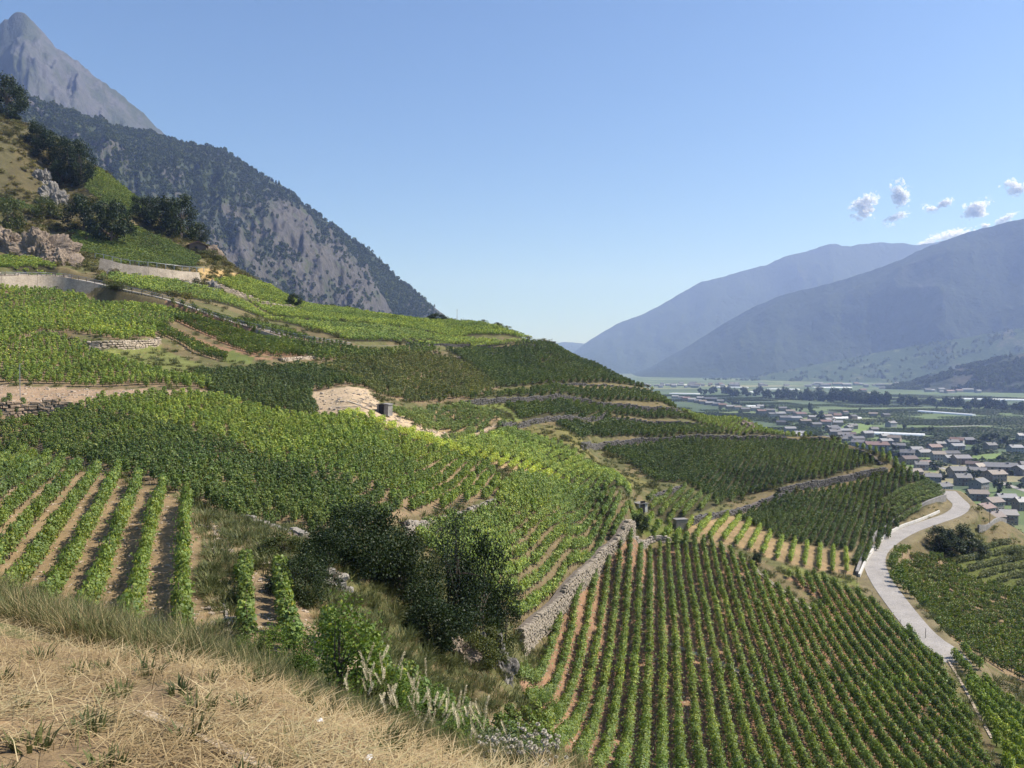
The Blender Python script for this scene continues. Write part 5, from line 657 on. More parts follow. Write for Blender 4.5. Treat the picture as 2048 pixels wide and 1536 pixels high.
# ================================================================ trees and bushes
WOOD = flat('tree_bark', (.10,.075,.055), .95, .3, 4., .03)
def tree_kind(kind, seed, H, n, sz, wide, low, lobes, stems=1, aspect=.8, shell=.55, up=.25, mat=None, ragged=.18, bumpy=0):
    """trunk and limbs as one tapered mesh, crown as clumps of leaves; nominal height H, width wide*H"""
    rng = np.random.default_rng(seed); rd = random.Random(seed)
    W2 = wide*H/2; zc = H*(low+1)/2; hz_ = H*(1-low)/2
    C = []
    while len(C) < lobes:
        p = rng.uniform(-1, 1, 3)
        if np.linalg.norm(p) < 1 and np.linalg.norm(p) > .25: C.append(p)
    C = np.array(C); C[:,:2] *= (1-.35*np.clip(C[:,2:], 0, 1)); C *= .82+.25*bumpy
    lr = rng.uniform(.24, .42, lobes)*(1.15 if lobes < 12 else .85)*(1-.25*bumpy)
    k = rng.integers(0, lobes, n); dv = rng.normal(size=(n,3)); dv /= np.linalg.norm(dv, axis=1)[:,None]
    rr = np.where(rng.random(n) < shell, rng.uniform(.8, 1.08, n), rng.random(n)**.5)
    P = C[k]+dv*(rr*lr[k])[:,None]+rng.normal(0, ragged*.25, (n,3))
    P = P*np.array([W2, W2, hz_])+np.array([0, 0, zc]); P[:,2] = np.maximum(P[:,2], .03*H)
    V, F, lv = leaves(P, sz, rng, up, dv*.5, aspect)
    crown = leaf_mesh('crown', V, F, lv, mat)
    tr = MB()
    for s_ in range(stems):
        a_ = rd.uniform(0, 6.28); b0 = Vector((math.cos(a_), math.sin(a_), 0))*(W2*.12*(stems > 1))
        top = Vector((math.cos(a_)*W2*.3*(stems > 1)+rd.uniform(-.05,.05)*H, math.sin(a_)*W2*.3*(stems > 1), H*.8))
        mid = (b0+top)/2+Vector((rd.uniform(-.04,.04), rd.uniform(-.04,.04), 0))*H; r0 = H*(.032 if stems == 1 else .014)
        tr.tube([b0-Vector((0,0,.15*H)), b0+Vector((0,0,.1*H)), mid, top], [r0*1.25, r0, r0*.65, r0*.15], 6)
        for c in C[rd.sample(range(lobes), min(lobes, 9 if stems == 1 else 4))]:
            e_ = Vector(c*np.array([W2, W2, hz_]))+Vector((0,0,zc)); t_ = rd.uniform(.25,.6); st = b0.lerp(mid, t_*1.4) if t_ < .5 else mid
            tr.tube([st, st.lerp(e_, .5)+Vector((0,0,.03*H)), e_], [r0*.5, r0*.3, r0*.08], 5)
    return tr.mesh('trunk', WOOD), crown, H, wide*H
LM = {'d': leaf_mat('dark_tree_leaf', (.026,.044,.014), .2), 'n': leaf_mat('thicket_leaf', (.026,.044,.014), .2), 'p': leaf_mat('feathery_leaf', (.026,.046,.020), .2), 'y': leaf_mat('young_leaf', (.10,.165,.03), .38), 'o': leaf_mat('grey_leaf', (.115,.14,.075), .2, (1.1,1.1,.7), .6), 'b': leaf_mat('olive_leaf', (.075,.095,.028), .25), 'v': leaf_mat('valley_tree_leaf', (.030,.052,.020), .2)}
TK = {'d': [tree_kind('d', s, 14, 5200, .55, .95, -.10, 22, 1, .85, .6, .3, LM['d'], .25, .6) for s in (1, 2, 3)],
      'n': [tree_kind('n', s, 4.5, 9000, .16, 1.1, -.1, 22, 3, .7, .5, .2, LM['n'], .6, 1) for s in (4, 5, 6)],
      'p': [tree_kind('p', 7, 7.5, 6500, .17, .6, -.05, 26, 4, .4, .4, .3, LM['p'], .7, 1)],
      'y': [tree_kind('y', s, 3.2, 3600, .10, .72, -.05, 26, 3, .7, .45, .3, LM['y'], .5) for s in (8, 9)],
      'o': [tree_kind('o', s, 2.3, 7500, .065, 1.5, .0, 18, 5, .6, .45, .2, LM['o'], .4) for s in (10, 11)],
      'b': [tree_kind('b', s, 4, 4200, .19, 1.3, -.1, 15, 3, .7, .55, .2, LM['b'], .3) for s in (12, 13)],
      'v': [tree_kind('v', s, 12, 520, 1.5, .95, -.08, 14, 1, .85, .65, .3, LM['v'], .2) for s in (14, 15, 16, 17)]}
def plant(kind, x, y, z, h, w, name='tree', rz=None, k=None):
    tr, cr, H, Wd = TK[kind][RND.randrange(len(TK[kind])) if k is None else k]
    s = (w/Wd, w/Wd, h/H); e0 = empty(name, (x, y, z), RND.uniform(0, 6.28) if rz is None else rz, s)
    obj('trunk', tr, e0); obj('crown', cr, e0); return e0
for x, y, h, w, k, lb, gr in TREES:
    bush = 'bush' in lb or 'shrub' in lb
    tag(plant(k, x, y, gz(x, y)-.1, h*(1.12 if k in 'np' else .97), w*(1.22 if k in 'np' else 1.1), 'bush' if bush else 'tree'), lb, 'bush' if bush else 'tree')
# ---- woods on the far slopes
FK = []
for s in range(5):
    rng = np.random.default_rng(300+s); n = 70
    if s < 3:
        dv = rng.normal(size=(n,3)); dv /= np.linalg.norm(dv, axis=1)[:,None]; P = dv*np.array([.42,.42,.46])*rng.uniform(.75,1,(n,1))+np.array([0,0,.5])
    else:
        zz = rng.uniform(.1, 1, n); a_ = rng.uniform(0, 6.28, n); r_ = .26*(1.05-zz); P = np.c_[r_*np.cos(a_), r_*np.sin(a_), zz]
    V, F, lv = leaves(P, .30, rng, .5); FK.append(leaf_mesh('far_tree', V, F, lv, VLEAF))
def wood_on(grid, n, name, label, hmin, hmax, keep, seed):
    X, Y, Z, Rk = grid; rng = np.random.default_rng(seed); nu, nv = X.shape
    i = rng.uniform(0, nu-1.01, n); j = rng.uniform(0, (nv-1.01)*.97, n); a_, b_ = i.astype(int), j.astype(int); f, g_ = i-a_, j-b_
    bl = lambda M_: (M_[a_,b_]*(1-f)+M_[a_+1,b_]*f)*(1-g_)+(M_[a_,b_+1]*(1-f)+M_[a_+1,b_+1]*f)*g_
    x, y, z, rk = bl(X), bl(Y), bl(Z), bl(Rk); dn = fbm(x/90, (y+z)/90, 4, seed)
    m = keep(rk, dn, x, y, z, rng.random(n)); x, y, z, dn = x[m], y[m], z[m], dn[m]; n = len(x); h = rng.uniform(hmin, hmax, n)
    c = np.array([[.040,.060,.026]])*(1+.5*rng.normal(0,.4,(n,1))+.5*dn[:,None]); c = np.clip(c, .012, .2)
    c[rng.random(n) < .2] *= np.array([[1.8,1.6,1.2]])
    o = scatter(name, np.c_[x, y, z-.5], rng.uniform(0, 6.28, n), np.c_[h*1.1, h*1.1, h], rng.integers(0, 5, n), c, FK, label); o['category'] = 'woods'; return n
nw = wood_on(m1g, 80000, 'mountain_woods', 'mixed woods covering the flank behind the vineyard hill', 4.5, 11, lambda rk, dn, x, y, z, q: q < np.clip((.34-rk)*3.0, .10, 1)*np.clip(.75+1.6*dn, .12, 1), 401)
wood_on(m5g, 2600, 'fan_hedges', 'hedges and copses on the field fan', 9, 16, lambda rk, dn, x, y, z, q: dn > .12, 403)
wood_on(m6g, 5000, 'knoll_woods', 'dark woods on the knolls at the right edge', 8, 14, lambda rk, dn, x, y, z, q: dn > -.25, 402)
# ================================================================ rocks
def rock_mat(name, c):
    m, t, b, o = new_mat(name); tc = N(t, 'ShaderNodeTexCoord')
    mp = N(t, 'ShaderNodeMapping'); mp.inputs['Scale'].default_value = (1, 1, .45); mp.inputs['Rotation'].default_value = (.3,.25,0); t.links.new(tc.outputs['Object'], mp.inputs[0])
    n1 = noise(t, 1.1, 8, mp.outputs[0], .7); n2 = noise(t, 6, 5, mp.outputs[0]); 
    r1 = ramp(t, n1.outputs[0], [(.25, tuple(q*.45 for q in c)), (.5, c), (.72, tuple(min(1, q*1.35) for q in c))]); r2 = ramp(t, n2.outputs[0], [(.3, (.65,.63,.6)), (.7, (1.15,1.12,1.1))])
    t.links.new(mixc(t, 1., r1.outputs[0], r2.outputs[0], 'MULTIPLY'), b.inputs['Base Color']); b.inputs['Roughness'].default_value = .95
    bump(t, b, n2.outputs[0], .9, .15); return m
ROCKM = rock_mat('tan_cliff_rock', (.235,.185,.135)); GREYM = rock_mat('grey_rock', (.22,.205,.18))
from mathutils import noise as mn
def rock(name, label, loc, size, seed, mat, rz=0, sub=5, amp=.34, lean=0.):
    bm = bmesh.new(); bmesh.ops.create_icosphere(bm, subdivisions=sub, radius=.5); off = Vector((seed*7.3, seed*3.1, seed))
    for v in bm.verts:
        p = v.co.normalized(); q = Vector((p.x*1.2, p.y*1.2, p.z*.8))+off
        d = mn.voronoi(q*2.1)[0]; f = (d[1]-d[0])*.22+.28+mn.fractal(q*1.5, .75, 2.2, 8)*.75+(mn.voronoi(q*9)[0][0])*.14
        v.co = v.co*(1+amp*(f-.35)*2); v.co.y += lean*v.co.z
    me = bpy.data.meshes.new(name); bm.to_mesh(me); bm.free(); me.materials.append(mat)
    # keep metres inside the mesh so that the grain has its true size
    for v in me.vertices: v.co = Vector((v.co.x*size[0], v.co.y*size[1], v.co.z*size[2]))
    return tag(obj(name, me, None, loc, (0, 0, rz)), label, 'rock')
def at_ground(px, py, dz=0): return (px, py, gz(px, py)+dz)
rock('cliff', 'broad pale cliff above the upper road at the left', at_ground(-131, 229, -.5), (15, 9, 13.5), 1, ROCKM, .2, 6, .34, .25)
rock('cliff', 'dark split end of the pale cliff nearer the road', at_ground(-121.5, 224, -.8), (8, 6, 7), 2, ROCKM, .5, 5, .34, .2)
rock('cliff', 'small cliff at the left edge under the scrubby tree', at_ground(-142, 231, 0), (9, 7, 9), 3, ROCKM, 0, 5, .34, .2)
rock('rock_outcrop', 'rocky outcrop on the dry slope below the tree clump', at_ground(-157, 283, -1), (9, 6, 11), 4, GREYM, .4, 5)
rock('rock_outcrop', 'upper rocky outcrop on the dry slope at the left', at_ground(-166, 292, -1), (7, 5, 7), 5, GREYM, .1, 5)
rock('rock_outcrop', 'pale rock beside the wooden chalet', at_ground(-103.5, 283, -.5), (7, 5, 5), 6, ROCKM, .3, 5)
rock('rock_outcrop', 'grey rock at the right end of the big concrete wall', at_ground(-85.5, 236.5, 0), (4, 3, 5), 7, GREYM, .3, 4)
rock('rock_outcrop', 'grey craggy rock at the foot of the dark thicket', at_ground(-1.2, 58.5, -.3), (2.6, 2.4, 4.2), 8, GREYM, .6, 5, .4, .2)
rock('rock_outcrop', 'reddish broken rock left of the grey craggy rock', at_ground(-3.6, 56, -.2), (2.4, 1.8, 2.2), 9, ROCKM, .2, 5, .4)
rock('boulder', 'pale boulder at the edge of the tumbled stones', at_ground(-15.4, 57.6, .1), (.7, .6, .6), 10, STM['main'], .2, 3)
rock('boulder', 'white boulder in front of the olive rounded bush', at_ground(-13.2, 48.9, .2), (.6, .5, .5), 11, STM['main'], .2, 3)
rock('boulder', 'pale boulder beside the yellowing rows path', at_ground(34.5, 119, .1), (.9, .8, .8), 12, STM['main'], .2, 3)
rock('rock_outcrop', 'bare tan rock patch on the spur crest', at_ground(64.5, 228, -.7), (5, 3, 4), 13, ROCKM, .2, 4)
# ================================================================ huts, posts and rails
PLANK = flat('weathered_planks', (.16,.11,.075), .9, .3, 4., .02); DARK = flat('dark_opening', (.015,.014,.013), .9, .2, 2., 0)
TILE = flat('brown_roof_tile', (.17,.105,.075), .85, .25, 2., .03)
def hut(name, label, x, y, d, hh, rz, wallm, roofm, rise, over=.3, door=True):
    e0 = empty(name, (x, y, gz(x, y)-.15), rz); tag(e0, label, 'hut'); w, l = d
    MB().prism([(-w/2,0),(w/2,0),(w/2,hh),(0,hh+rise),(-w/2,hh)], -l/2, l/2).obj('wall', wallm, e0)
    r = MB(); k = rise/(w/2)
    for s in (-1, 1):
        x1 = s*(w/2+over); V = [(0, -l/2-over, hh+rise+.02), (0, l/2+over, hh+rise+.02), (x1, l/2+over, hh+rise+.02-k*abs(x1)), (x1, -l/2-over, hh+rise+.02-k*abs(x1))]
        r.add(V+[(a_, b_, c_+.14) for a_, b_, c_ in V], [(0,1,2,3),(7,6,5,4),(0,4,5,1),(1,5,6,2),(2,6,7,3),(3,7,4,0)])
    r.obj('roof', roofm, e0)
    if door:
        dr = MB().box((-.1*w, -l/2-.03, .95), (.85, .06, 1.9)).obj('door', DARK, e0); MB().box((.22*w, -l/2-.06, 1.0), (.05,.05,.12)).obj('handle', GREYC, dr)
    return e0
hut('wooden_chalet', 'small dark wooden chalet perched under the big rounded tree', CHALET[0], CHALET[1], (5.2, 4.2), 2.4, .35, PLANK, TILE, 1.1, .7)
hut('vineyard_hut', 'little grey flat roofed hut with dark doorway on the bare terraces', HUT[0], HUT[1], (1.9, 1.6), 1.7, -.3, GREYC, GREYC, .12, .12)
hut('pump_house', 'small concrete shed with dark opening at the field gate', GATEBOX[0], GATEBOX[1], (1.6, 1.5), 1.3, .4, PALEC, GREYC, .1, .12)
e0 = empty('concrete_block', (PILLAR[0], PILLAR[1], gz(*PILLAR))); tag(e0, 'squat tan concrete block between the spur strip and yellowing rows', 'concrete block')
MB().box((0,0,.6), (2.0,1.4,1.9), .2, .06).obj('body', CONC, e0); MB().box((0,0,1.62), (2.15,1.55,.14), .2, .02).obj('cap', GREYC, e0)
STEEL = flat('galvanised_steel', (.36,.36,.36), .45, .1, 3., 0, .6); BLACK = flat('black_paint', (.03,.03,.03), .6, .2, 3., 0)
for i, (x, y) in enumerate(BOLLARDS):
    e0 = empty('road_post', (x, y, gz(x, y))); tag(e0, f'{ordinal(i+1)} thin dark post along the lane counting from the yellowing rows', 'post', 'thin posts along the lane')
    MB().tube([(0,0,-.3),(0,0,1.25)], .035, 6).obj('shaft', BLACK, e0); MB().box((0,0,1.27), (.09,.09,.05)).obj('cap', STEEL, e0)
def rail(name, label, line, off, hgt, every=2.6, nr=2, z_of=None, mat=None):
    P, t = resample(line, every); T = np.gradient(P, axis=0); T /= np.linalg.norm(T, axis=1)[:,None]; Q = P+np.c_[-T[:,1], T[:,0]]*off
    z = (z_of or ground)(Q[:,0], Q[:,1]); e0 = empty(name, (Q[0,0], Q[0,1], z[0])); tag(e0, label, 'railing'); o_ = Vector((Q[0,0], Q[0,1], z[0]))
    pm = MB().box((0,0,hgt/2-.1), (.13,.13,hgt+.2)).mesh('post', mat or PLANK)
    for i in range(len(Q)): obj('post', pm, e0, Vector((Q[i,0], Q[i,1], z[i]))-o_)
    for k in range(nr):
        MB().tube([Vector((Q[i,0], Q[i,1], z[i]+hgt*(1-.42*k)))-o_ for i in range(len(Q))], .07, 5).obj('rail', STEEL, e0)
rail('guard_rail', 'long guard rail along the outer edge of the upper road', UP_ROAD[:10], -2.1 if True else 0, 1.0)
cwz = lambda x, y: np.full(len(x), 0)
_cw = [(CWALL[0][0]-1.5, CWALL[0][1]+1.8)]+[(x-.3, y+2.2) for x, y in CWALL[1:]]
rail('wire_fence', 'thin fence along the top of the big concrete wall', _cw, 0, 1.1, 2.2, 1, lambda x, y: ground(x-1, y+.0)*0+np.array([gz(a_, b_-2.4) for a_, b_ in zip(x, y)])+4.0, STEEL)
rail('guard_rail', 'short guard rail at the right end of the big concrete wall', [(CWALL[-1][0]-6, CWALL[-1][1]-6), (CWALL[-1][0]+4, CWALL[-1][1]-1)], 0, .9, 2.0)
e0 = empty('signal_mast', at_ground(*MAST)); tag(e0, 'small white signal mast with railing on the skyline', 'mast')
MB().tube([(0,0,-.3),(0,0,2.6)], .07, 6).obj('pole', STEEL, e0); MB().box((0,0,2.5), (.5,.4,.9)).obj('cabinet', PALEC, e0); MB().box((-2.2,0,.9), (4,.06,.06)).obj('railing', STEEL, e0)
e0 = empty('utility_pole', at_ground(*CREST_POLE)); tag(e0, 'thin pole standing on the skyline of the vineyard hill', 'pole')
MB().tube([(0,0,-.3),(0,0,4.2)], [.08,.05], 6).obj('shaft', PLANK, e0); MB().box((0,0,4.0), (.6,.06,.06)).obj('crossbar', PLANK, e0)
e0 = empty('stone_shelter', at_ground(*CREST_BOX)); tag(e0, 'tiny stone shelter with a cross on the spur crest', 'shelter')
MB().box((0,0,.6), (2.0,1.6,1.7), .3, .05).obj('wall', STM['dark'], e0); MB().box((0,0,1.55), (2.3,1.9,.18), .3, .03).obj('roof', GREYC, e0); MB().box((0,0,2.1), (.1,.1,1.0)).box((0,0,2.3), (.5,.1,.1)).obj('cross', PLANK, e0)
e0 = empty('irrigation_pipe', at_ground(*METAL_POLE)); tag(e0, 'tall thin metal pole beside the wide left field', 'pole')
MB().tube([(0,0,-.3),(0,0,5.0)], .05, 6).obj('shaft', STEEL, e0); MB().tube([(0,0,5.0),(.25,0,5.1)], .04, 5).obj('nozzle', STEEL, e0)
e0 = empty('street_lamp', (99, 170.2, gz(99, 170.2))); tag(e0, 'thin lamp post at the gravel turnout of the lane', 'street lamp')
MB().tube([(0,0,-.3),(0,0,3.2)], .06, 6).obj('pole', BLACK, e0); MB().box((0,0,3.25), (.35,.25,.18)).obj('lamp_head', BLACK, e0)
# planks lying on the bare terraces
for i, (dx, dy, L_, rz, lb) in enumerate([(-3.5, 2.0, 4.5, .55, 'long pale plank lying on the bare terraces left of the hut'), (-5.5, -3.5, 4.0, .35, 'pale timber on the crest edge of the bare terraces'), (-2.8, -2.0, 3.2, .1, 'short pale plank lying below the hut'), (-4.6, -.6, 3.0, -.5, 'crossed pale plank beside the timber edge'), (-1.8, 3.6, 2.6, .2, 'plank above the hut on the bare terraces')]):
    x, y = HUT[0]+dx, HUT[1]+dy; z = gz(x, y)
    tag(MB().box((0,0,0), (L_,.3,.12)).obj('plank', flat('pale_timber', (.5,.42,.31), .85, .15, 3., .01) if i == 0 else bpy.data.materials['pale_timber'], None, loc=(x, y, z+.12), rot=(0, -math.atan2(gz(x+1, y)-z, 1)*math.cos(rz), rz)), lb, 'plank', 'planks on the bare terraces')
# pale edging stones and irrigation ditch
def kerb(name, line, w, h, mat, label, cat):
    P, t = resample(line, .7); o0 = Vector(at_ground(*P[0])); e0 = empty(name, o0); tag(e0, label, cat)
    km = MB().box((0,0,0), (.68, w, h), 0, .03).mesh('edging_stone', mat)
    for i in range(len(P)-1):
        c = (P[i]+P[i+1])/2; d = P[i+1]-P[i]; z0, z1 = gz(*P[i]), gz(*P[i+1]); L_ = math.hypot(*d)
        obj('edging_stone', km, e0, Vector((c[0], c[1], (z0+z1)/2+h*.3))-o0, (0, -math.atan2(z1-z0, L_), math.atan2(d[1], d[0])))
pm_ = MB().box((0,0,0), (1.0,.8,.16), 0, .06).mesh('flat_stone', STM['tan'])
for i, (x, y) in enumerate(PADS):
    o = obj('flat_stone', pm_, None, (x, y, gz(x, y)+.05), (0, 0, RND.uniform(0, 3))); tag(o, f'{ordinal(i+1)} pale flat stone from the left across the red soil plot', 'stone', 'pale flat stones across the red soil plot')
kerb('ditch_edge', DITCH, .16, .12, STM['rough'], 'pale stone ditch edge right of the tan soil plot', 'kerb')
kerb('ditch_edge', DITCHTOP, .22, .15, STM['dark'], 'dark stone gutter at the top corner of the tan soil plot', 'kerb')
kerb('path_edge', VERGE_LINE, .25, .15, STM['tan'], 'pale kerb between the right hand plot and the yellow strip', 'kerb')
kerb('path_edge', PALE_PATH, .6, .3, STM['main'], 'pale stone edging inside the right hand plot', 'kerb')
# ================================================================ the village
PL_ = {'g': ((.135,.13,.125), 'grey'), 'r': ((.17,.10,.075), 'reddish brown'), 'w': ((.24,.235,.23), 'pale'), 'b': ((.11,.075,.058), 'dark brown'), 't': ((.20,.16,.12), 'tan'), 'm': ((.18,.168,.16), 'mid grey'), 'd': ((.075,.072,.072), 'charcoal')}
ROOFM = {k: flat('roof_'+v[1].replace(' ', '_'), v[0], .55, .15, .6, .04, scale2=2.5) for k, v in PL_.items()}
PLASTER = [flat('plaster_'+n_, c, .9, .08, .3, 0) for n_, c in (('cream', (.27,.245,.20)), ('white', (.32,.31,.295)), ('ochre', (.25,.21,.155)), ('grey', (.21,.205,.20)))]
GLASS = flat('window_glass', (.03,.035,.04), .12, .2, 1., 0); SHUT = flat('shutter_wood', (.14,.08,.05), .8, .2, 3., 0); FRAME = flat('window_frame', (.5,.48,.45), .7, .1, 3., 0)
def house_parts(w, l, hh, rise, over=.7):
    wall = MB().prism([(-l/2,-1.5),(l/2,-1.5),(l/2,hh),(0,hh+rise),(-l/2,hh)], -w/2, w/2)
    wall.V = [(y, x, z) for x, y, z in wall.V]      # ridge along x
    k = rise/(l/2); r = MB()
    for s in (-1, 1):
        y1 = s*(l/2+over); zt_ = hh+rise+.03; V = [(-w/2-over, 0, zt_), (w/2+over, 0, zt_), (w/2+over, y1, zt_-k*abs(y1)), (-w/2-over, y1, zt_-k*abs(y1))]
        r.add(V+[(a_, b_, c_+.28) for a_, b_, c_ in V], [(0,1,2,3),(7,6,5,4),(0,4,5,1),(1,5,6,2),(2,6,7,3),(3,7,4,0)])
    return wall, r
HW, HL = 12., 9.5
hwall, hroof = house_parts(HW, HL, 5.6, 2.3)
HWALL = [hwall.mesh('wall', p) for p in PLASTER]; HROOF = {k: hroof.mesh('roof', m) for k, m in ROOFM.items()}
WIN = MB().box((0,0,0), (1.25,.10,1.45)).mesh('window', FRAME); PANE = MB().box((0,-.06,0), (1.0,.06,1.2)).mesh('pane', GLASS)
DOOR = MB().box((0,0,0), (1.2,.1,2.2)).mesh('door', SHUT); CHIM = MB().box((0,0,.5), (.8,.8,1.6)).box((0,0,1.36), (1.0,1.0,.16)).mesh('chimney', GREYC)
BALC = MB().box((0,-.6,0), (5.,1.2,.16)).box((0,-1.18,.5), (5.,.07,.9)).mesh('balcony', PLANK)
cnt = {}
order = sorted(range(len(HOUSES)), key=lambda i: -HOUSES[i][0]/HOUSES[i][1])
for i in order:
    x, y, w, yaw, st = HOUSES[i]; cnt[st] = cnt.get(st, 0)+1; s = max(.7, w/HW*.9)
    e0 = empty('house', (x, y, ZV), math.radians(yaw), (s, s*RND.uniform(.9,1.1), (.8+.2*s)*RND.uniform(.85,1.1)))
    tag(e0, f'{ordinal(cnt[st])} house with a {PL_[st][1]} roof, counting in from the right edge', 'house', 'houses of the village below')
    obj('wall', HWALL[RND.randrange(4)], e0); rf = obj('roof', HROOF[st], e0)
    obj('chimney', CHIM, rf, (RND.choice((-3, 2.5)), RND.choice((-1.4, 1.4)), 7.3))
    if y < 1100:
        for k in range(4):
            for zz in (1.5, 4.2):
                if k == 1 and zz < 2: obj('door', DOOR, e0, (-1.5, -HL/2-.04, 1.1)); continue
                wn = obj('window', WIN, e0, (-4.3+2.85*k, -HL/2-.03, zz)); obj('pane', PANE, wn)
        for k in (-1, 1):
            wn = obj('window', WIN, e0, (-HW/2-.03, 2*k, 4.2), (0, 0, -math.pi/2)); obj('pane', PANE, wn)
        if RND.random() < .5: obj('balcony', BALC, e0, (0, -HL/2-.05, 3.0))
# farther villages: houses too small to show parts
FARH = [MB().add(hwall.V, hwall.F).mesh('far_house', PLASTER[k]) for k in range(2)]
fk = {k: [] for k in 'grwt'}
for k in fk:
    b_ = MB().add(hwall.V, hwall.F); nf = len(b_.F); b_.add(hroof.V, hroof.F); me = b_.mesh('house', [PLASTER[1], ROOFM[k]]); me.polygons.foreach_set('material_index', np.r_[np.zeros(nf), np.ones(len(b_.F)-nf)].astype(np.int32)); fk[k] = me
rh = random.Random(9); nh = 0
for cx, cy, sx, sy, n in ((700, 3400, 300, 350, 50), (1500, 3300, 420, 260, 46), (330, 3000, 160, 250, 16), (1350, 2600, 300, 120, 10)):
    for _ in range(n):
        x, y = rh.gauss(cx, sx*.6), rh.gauss(cy, sy*.5); s = rh.uniform(.9, 1.7); k = rh.choice('gggrwwt')
        o = obj('house', fk[k], None, (x, y, ZV), (0,0,rh.uniform(-.4,.4)), (s*rh.choice((1,1,1.8)), s, s)); nh += 1
        tag(o, 'tiny hazy house in the villages at the foot of the far mountains', 'house', 'far hazy houses')
WHITE = flat('white_plastic', (.80,.80,.78), .35, .05, .2, 0)
TL = ['nearest long white plastic tunnel in front of the village', 'white tunnel beside the round valley tree', 'slanting white tunnel strip in the middle of the orchards', 'broad white tunnels at the right edge of the valley', 'widest bright white tunnel field before the far village', 'pale tunnel strip right of the widest bright one', 'white hall roof at the left end of the far village', 'thin white tunnel left of the widest bright one', 'small white tunnel just below the widest bright one', 'white tunnel behind the belt of river trees', 'white tunnel near the vineyard crest at the left of the valley', 'tiny white tunnel beside the roofs at the valley edge']
for ((ax, ay), (bx, by), wd), lb in zip(TUNNELS, TL):
    L_ = math.hypot(bx-ax, by-ay); e0 = empty('plastic_tunnel', (ax, ay, ZV), math.atan2(by-ay, bx-ax)); tag(e0, lb, 'greenhouse', 'white plastic tunnels in the valley')
    n = max(2, round(wd/7)); pm = MB()
    prof = [(3.4*math.cos(math.pi*k/7), 3.2*math.sin(math.pi*k/7)) for k in range(8)]; pm.prism(prof, 0, L_); pm.V = [(y, x, z) for x, y, z in pm.V]; me = pm.mesh('tunnel', WHITE)
    for k in range(n): obj('tunnel', me, e0, (RND.uniform(-L_*.03, L_*.03), k*7., 0))
for q, lb in zip(VROADS, ['pale village street running past the houses', 'straight pale farm road across the orchards', 'street at the right edge of the village', 'short farm track beside the meadow']):
    P, t_ = resample(q, 8); T = np.gradient(P, axis=0); T /= np.linalg.norm(T, axis=1)[:,None]; Nn = np.c_[-T[:,1], T[:,0]]*2.8; n = len(P)
    V = np.r_[np.c_[P-Nn, np.full(n, ZV+.14)], np.c_[P+Nn, np.full(n, ZV+.14)]]; tag(obj('street', mesh('street', V, [(i, i+1, n+i+1, n+i) for i in range(n-1)], ASPH)), lb, 'road', None, 'structure')
seen = {}
BN = ['in the long dark tree belt along the river', 'in the broken tree belt at the right of the valley', 'scattered among the village roofs and orchards']
for x, y, h, w, bl_ in sorted(VTREES, key=lambda q: q[0]/q[1]):
    seen[bl_] = seen.get(bl_, 0)+1
    n_ = seen[bl_]; lb = f'{ordinal(n_) if n_ < 100 else "hundred and "+ordinal(n_-100) if n_ > 100 else "hundredth"} tree from the left {BN[bl_]}'
    tag(plant('v', x, y, ZV-.3, h*1.1, max(w, h*.6)*1.1, 'tree'), lb, 'tree', ['river tree belt', 'broken tree belt', 'village trees'][bl_])
# orchards and hedges on the valley floor
rng = np.random.default_rng(55); OP = []; OC = []; OR = []; OS = []
for _ in range(150):
    y0 = math.exp(rng.uniform(math.log(640), math.log(2300))); x0 = y0*rng.uniform(.12, .75); Lx = rng.uniform(70, 190); Ly = rng.uniform(40, 110); a_ = .15+rng.choice([0, .05, -.05])
    c = np.array([.045,.07,.022])*rng.uniform(.7, 1.5); sp = 7 if y0 < 1100 else 12
    for r_ in np.arange(0, Ly, sp):
        for s_ in np.arange(0, Lx, 9):
            x = x0+s_*math.cos(a_)-r_*math.sin(a_); y = y0+s_*math.sin(a_)+r_*math.cos(a_)
            OP.append((x, y, ZV-.2)); OR.append(a_); OS.append((9.5, 3.2, 2.8)); OC.append(c*rng.uniform(.85, 1.15))
OP = np.array(OP); hx = np.array([h[0] for h in HOUSES]); hy = np.array([h[1] for h in HOUSES]); keep = np.ones(len(OP), bool)
for a_, b_ in zip(hx, hy): keep &= np.hypot(OP[:,0]-a_, OP[:,1]-b_) > 22
for q in MEADOWS: keep &= ~in_poly(OP[:,0], OP[:,1], q)
for (ax, ay), (bx, by), wd in TUNNELS:
    d_, al_, tot_ = seg_dist(OP[:,0], OP[:,1], [(ax, ay), (bx, by)]); keep &= ~((np.abs(d_) < wd+12))
OK_ = []
for s in range(4):
    rg = np.random.default_rng(700+s); n = 40; P = np.c_[rg.uniform(-.52,.52,n), rg.uniform(-.4,.4,n), rg.uniform(.1,1,n)]; V, F, lv = leaves(P, .34, rg, .6); OK_.append(leaf_mesh('orchard_hedge', V, F, lv, VLEAF))
o = scatter('orchards', OP[keep], np.array(OR)[keep], np.array(OS)[keep], rng.integers(0, 4, keep.sum()), np.array(OC)[keep], OK_, 'green fruit orchards in long rows on the valley floor'); o['category'] = 'orchard'
print('woods', nw, 'orchard', keep.sum(), 'farhouses', nh)

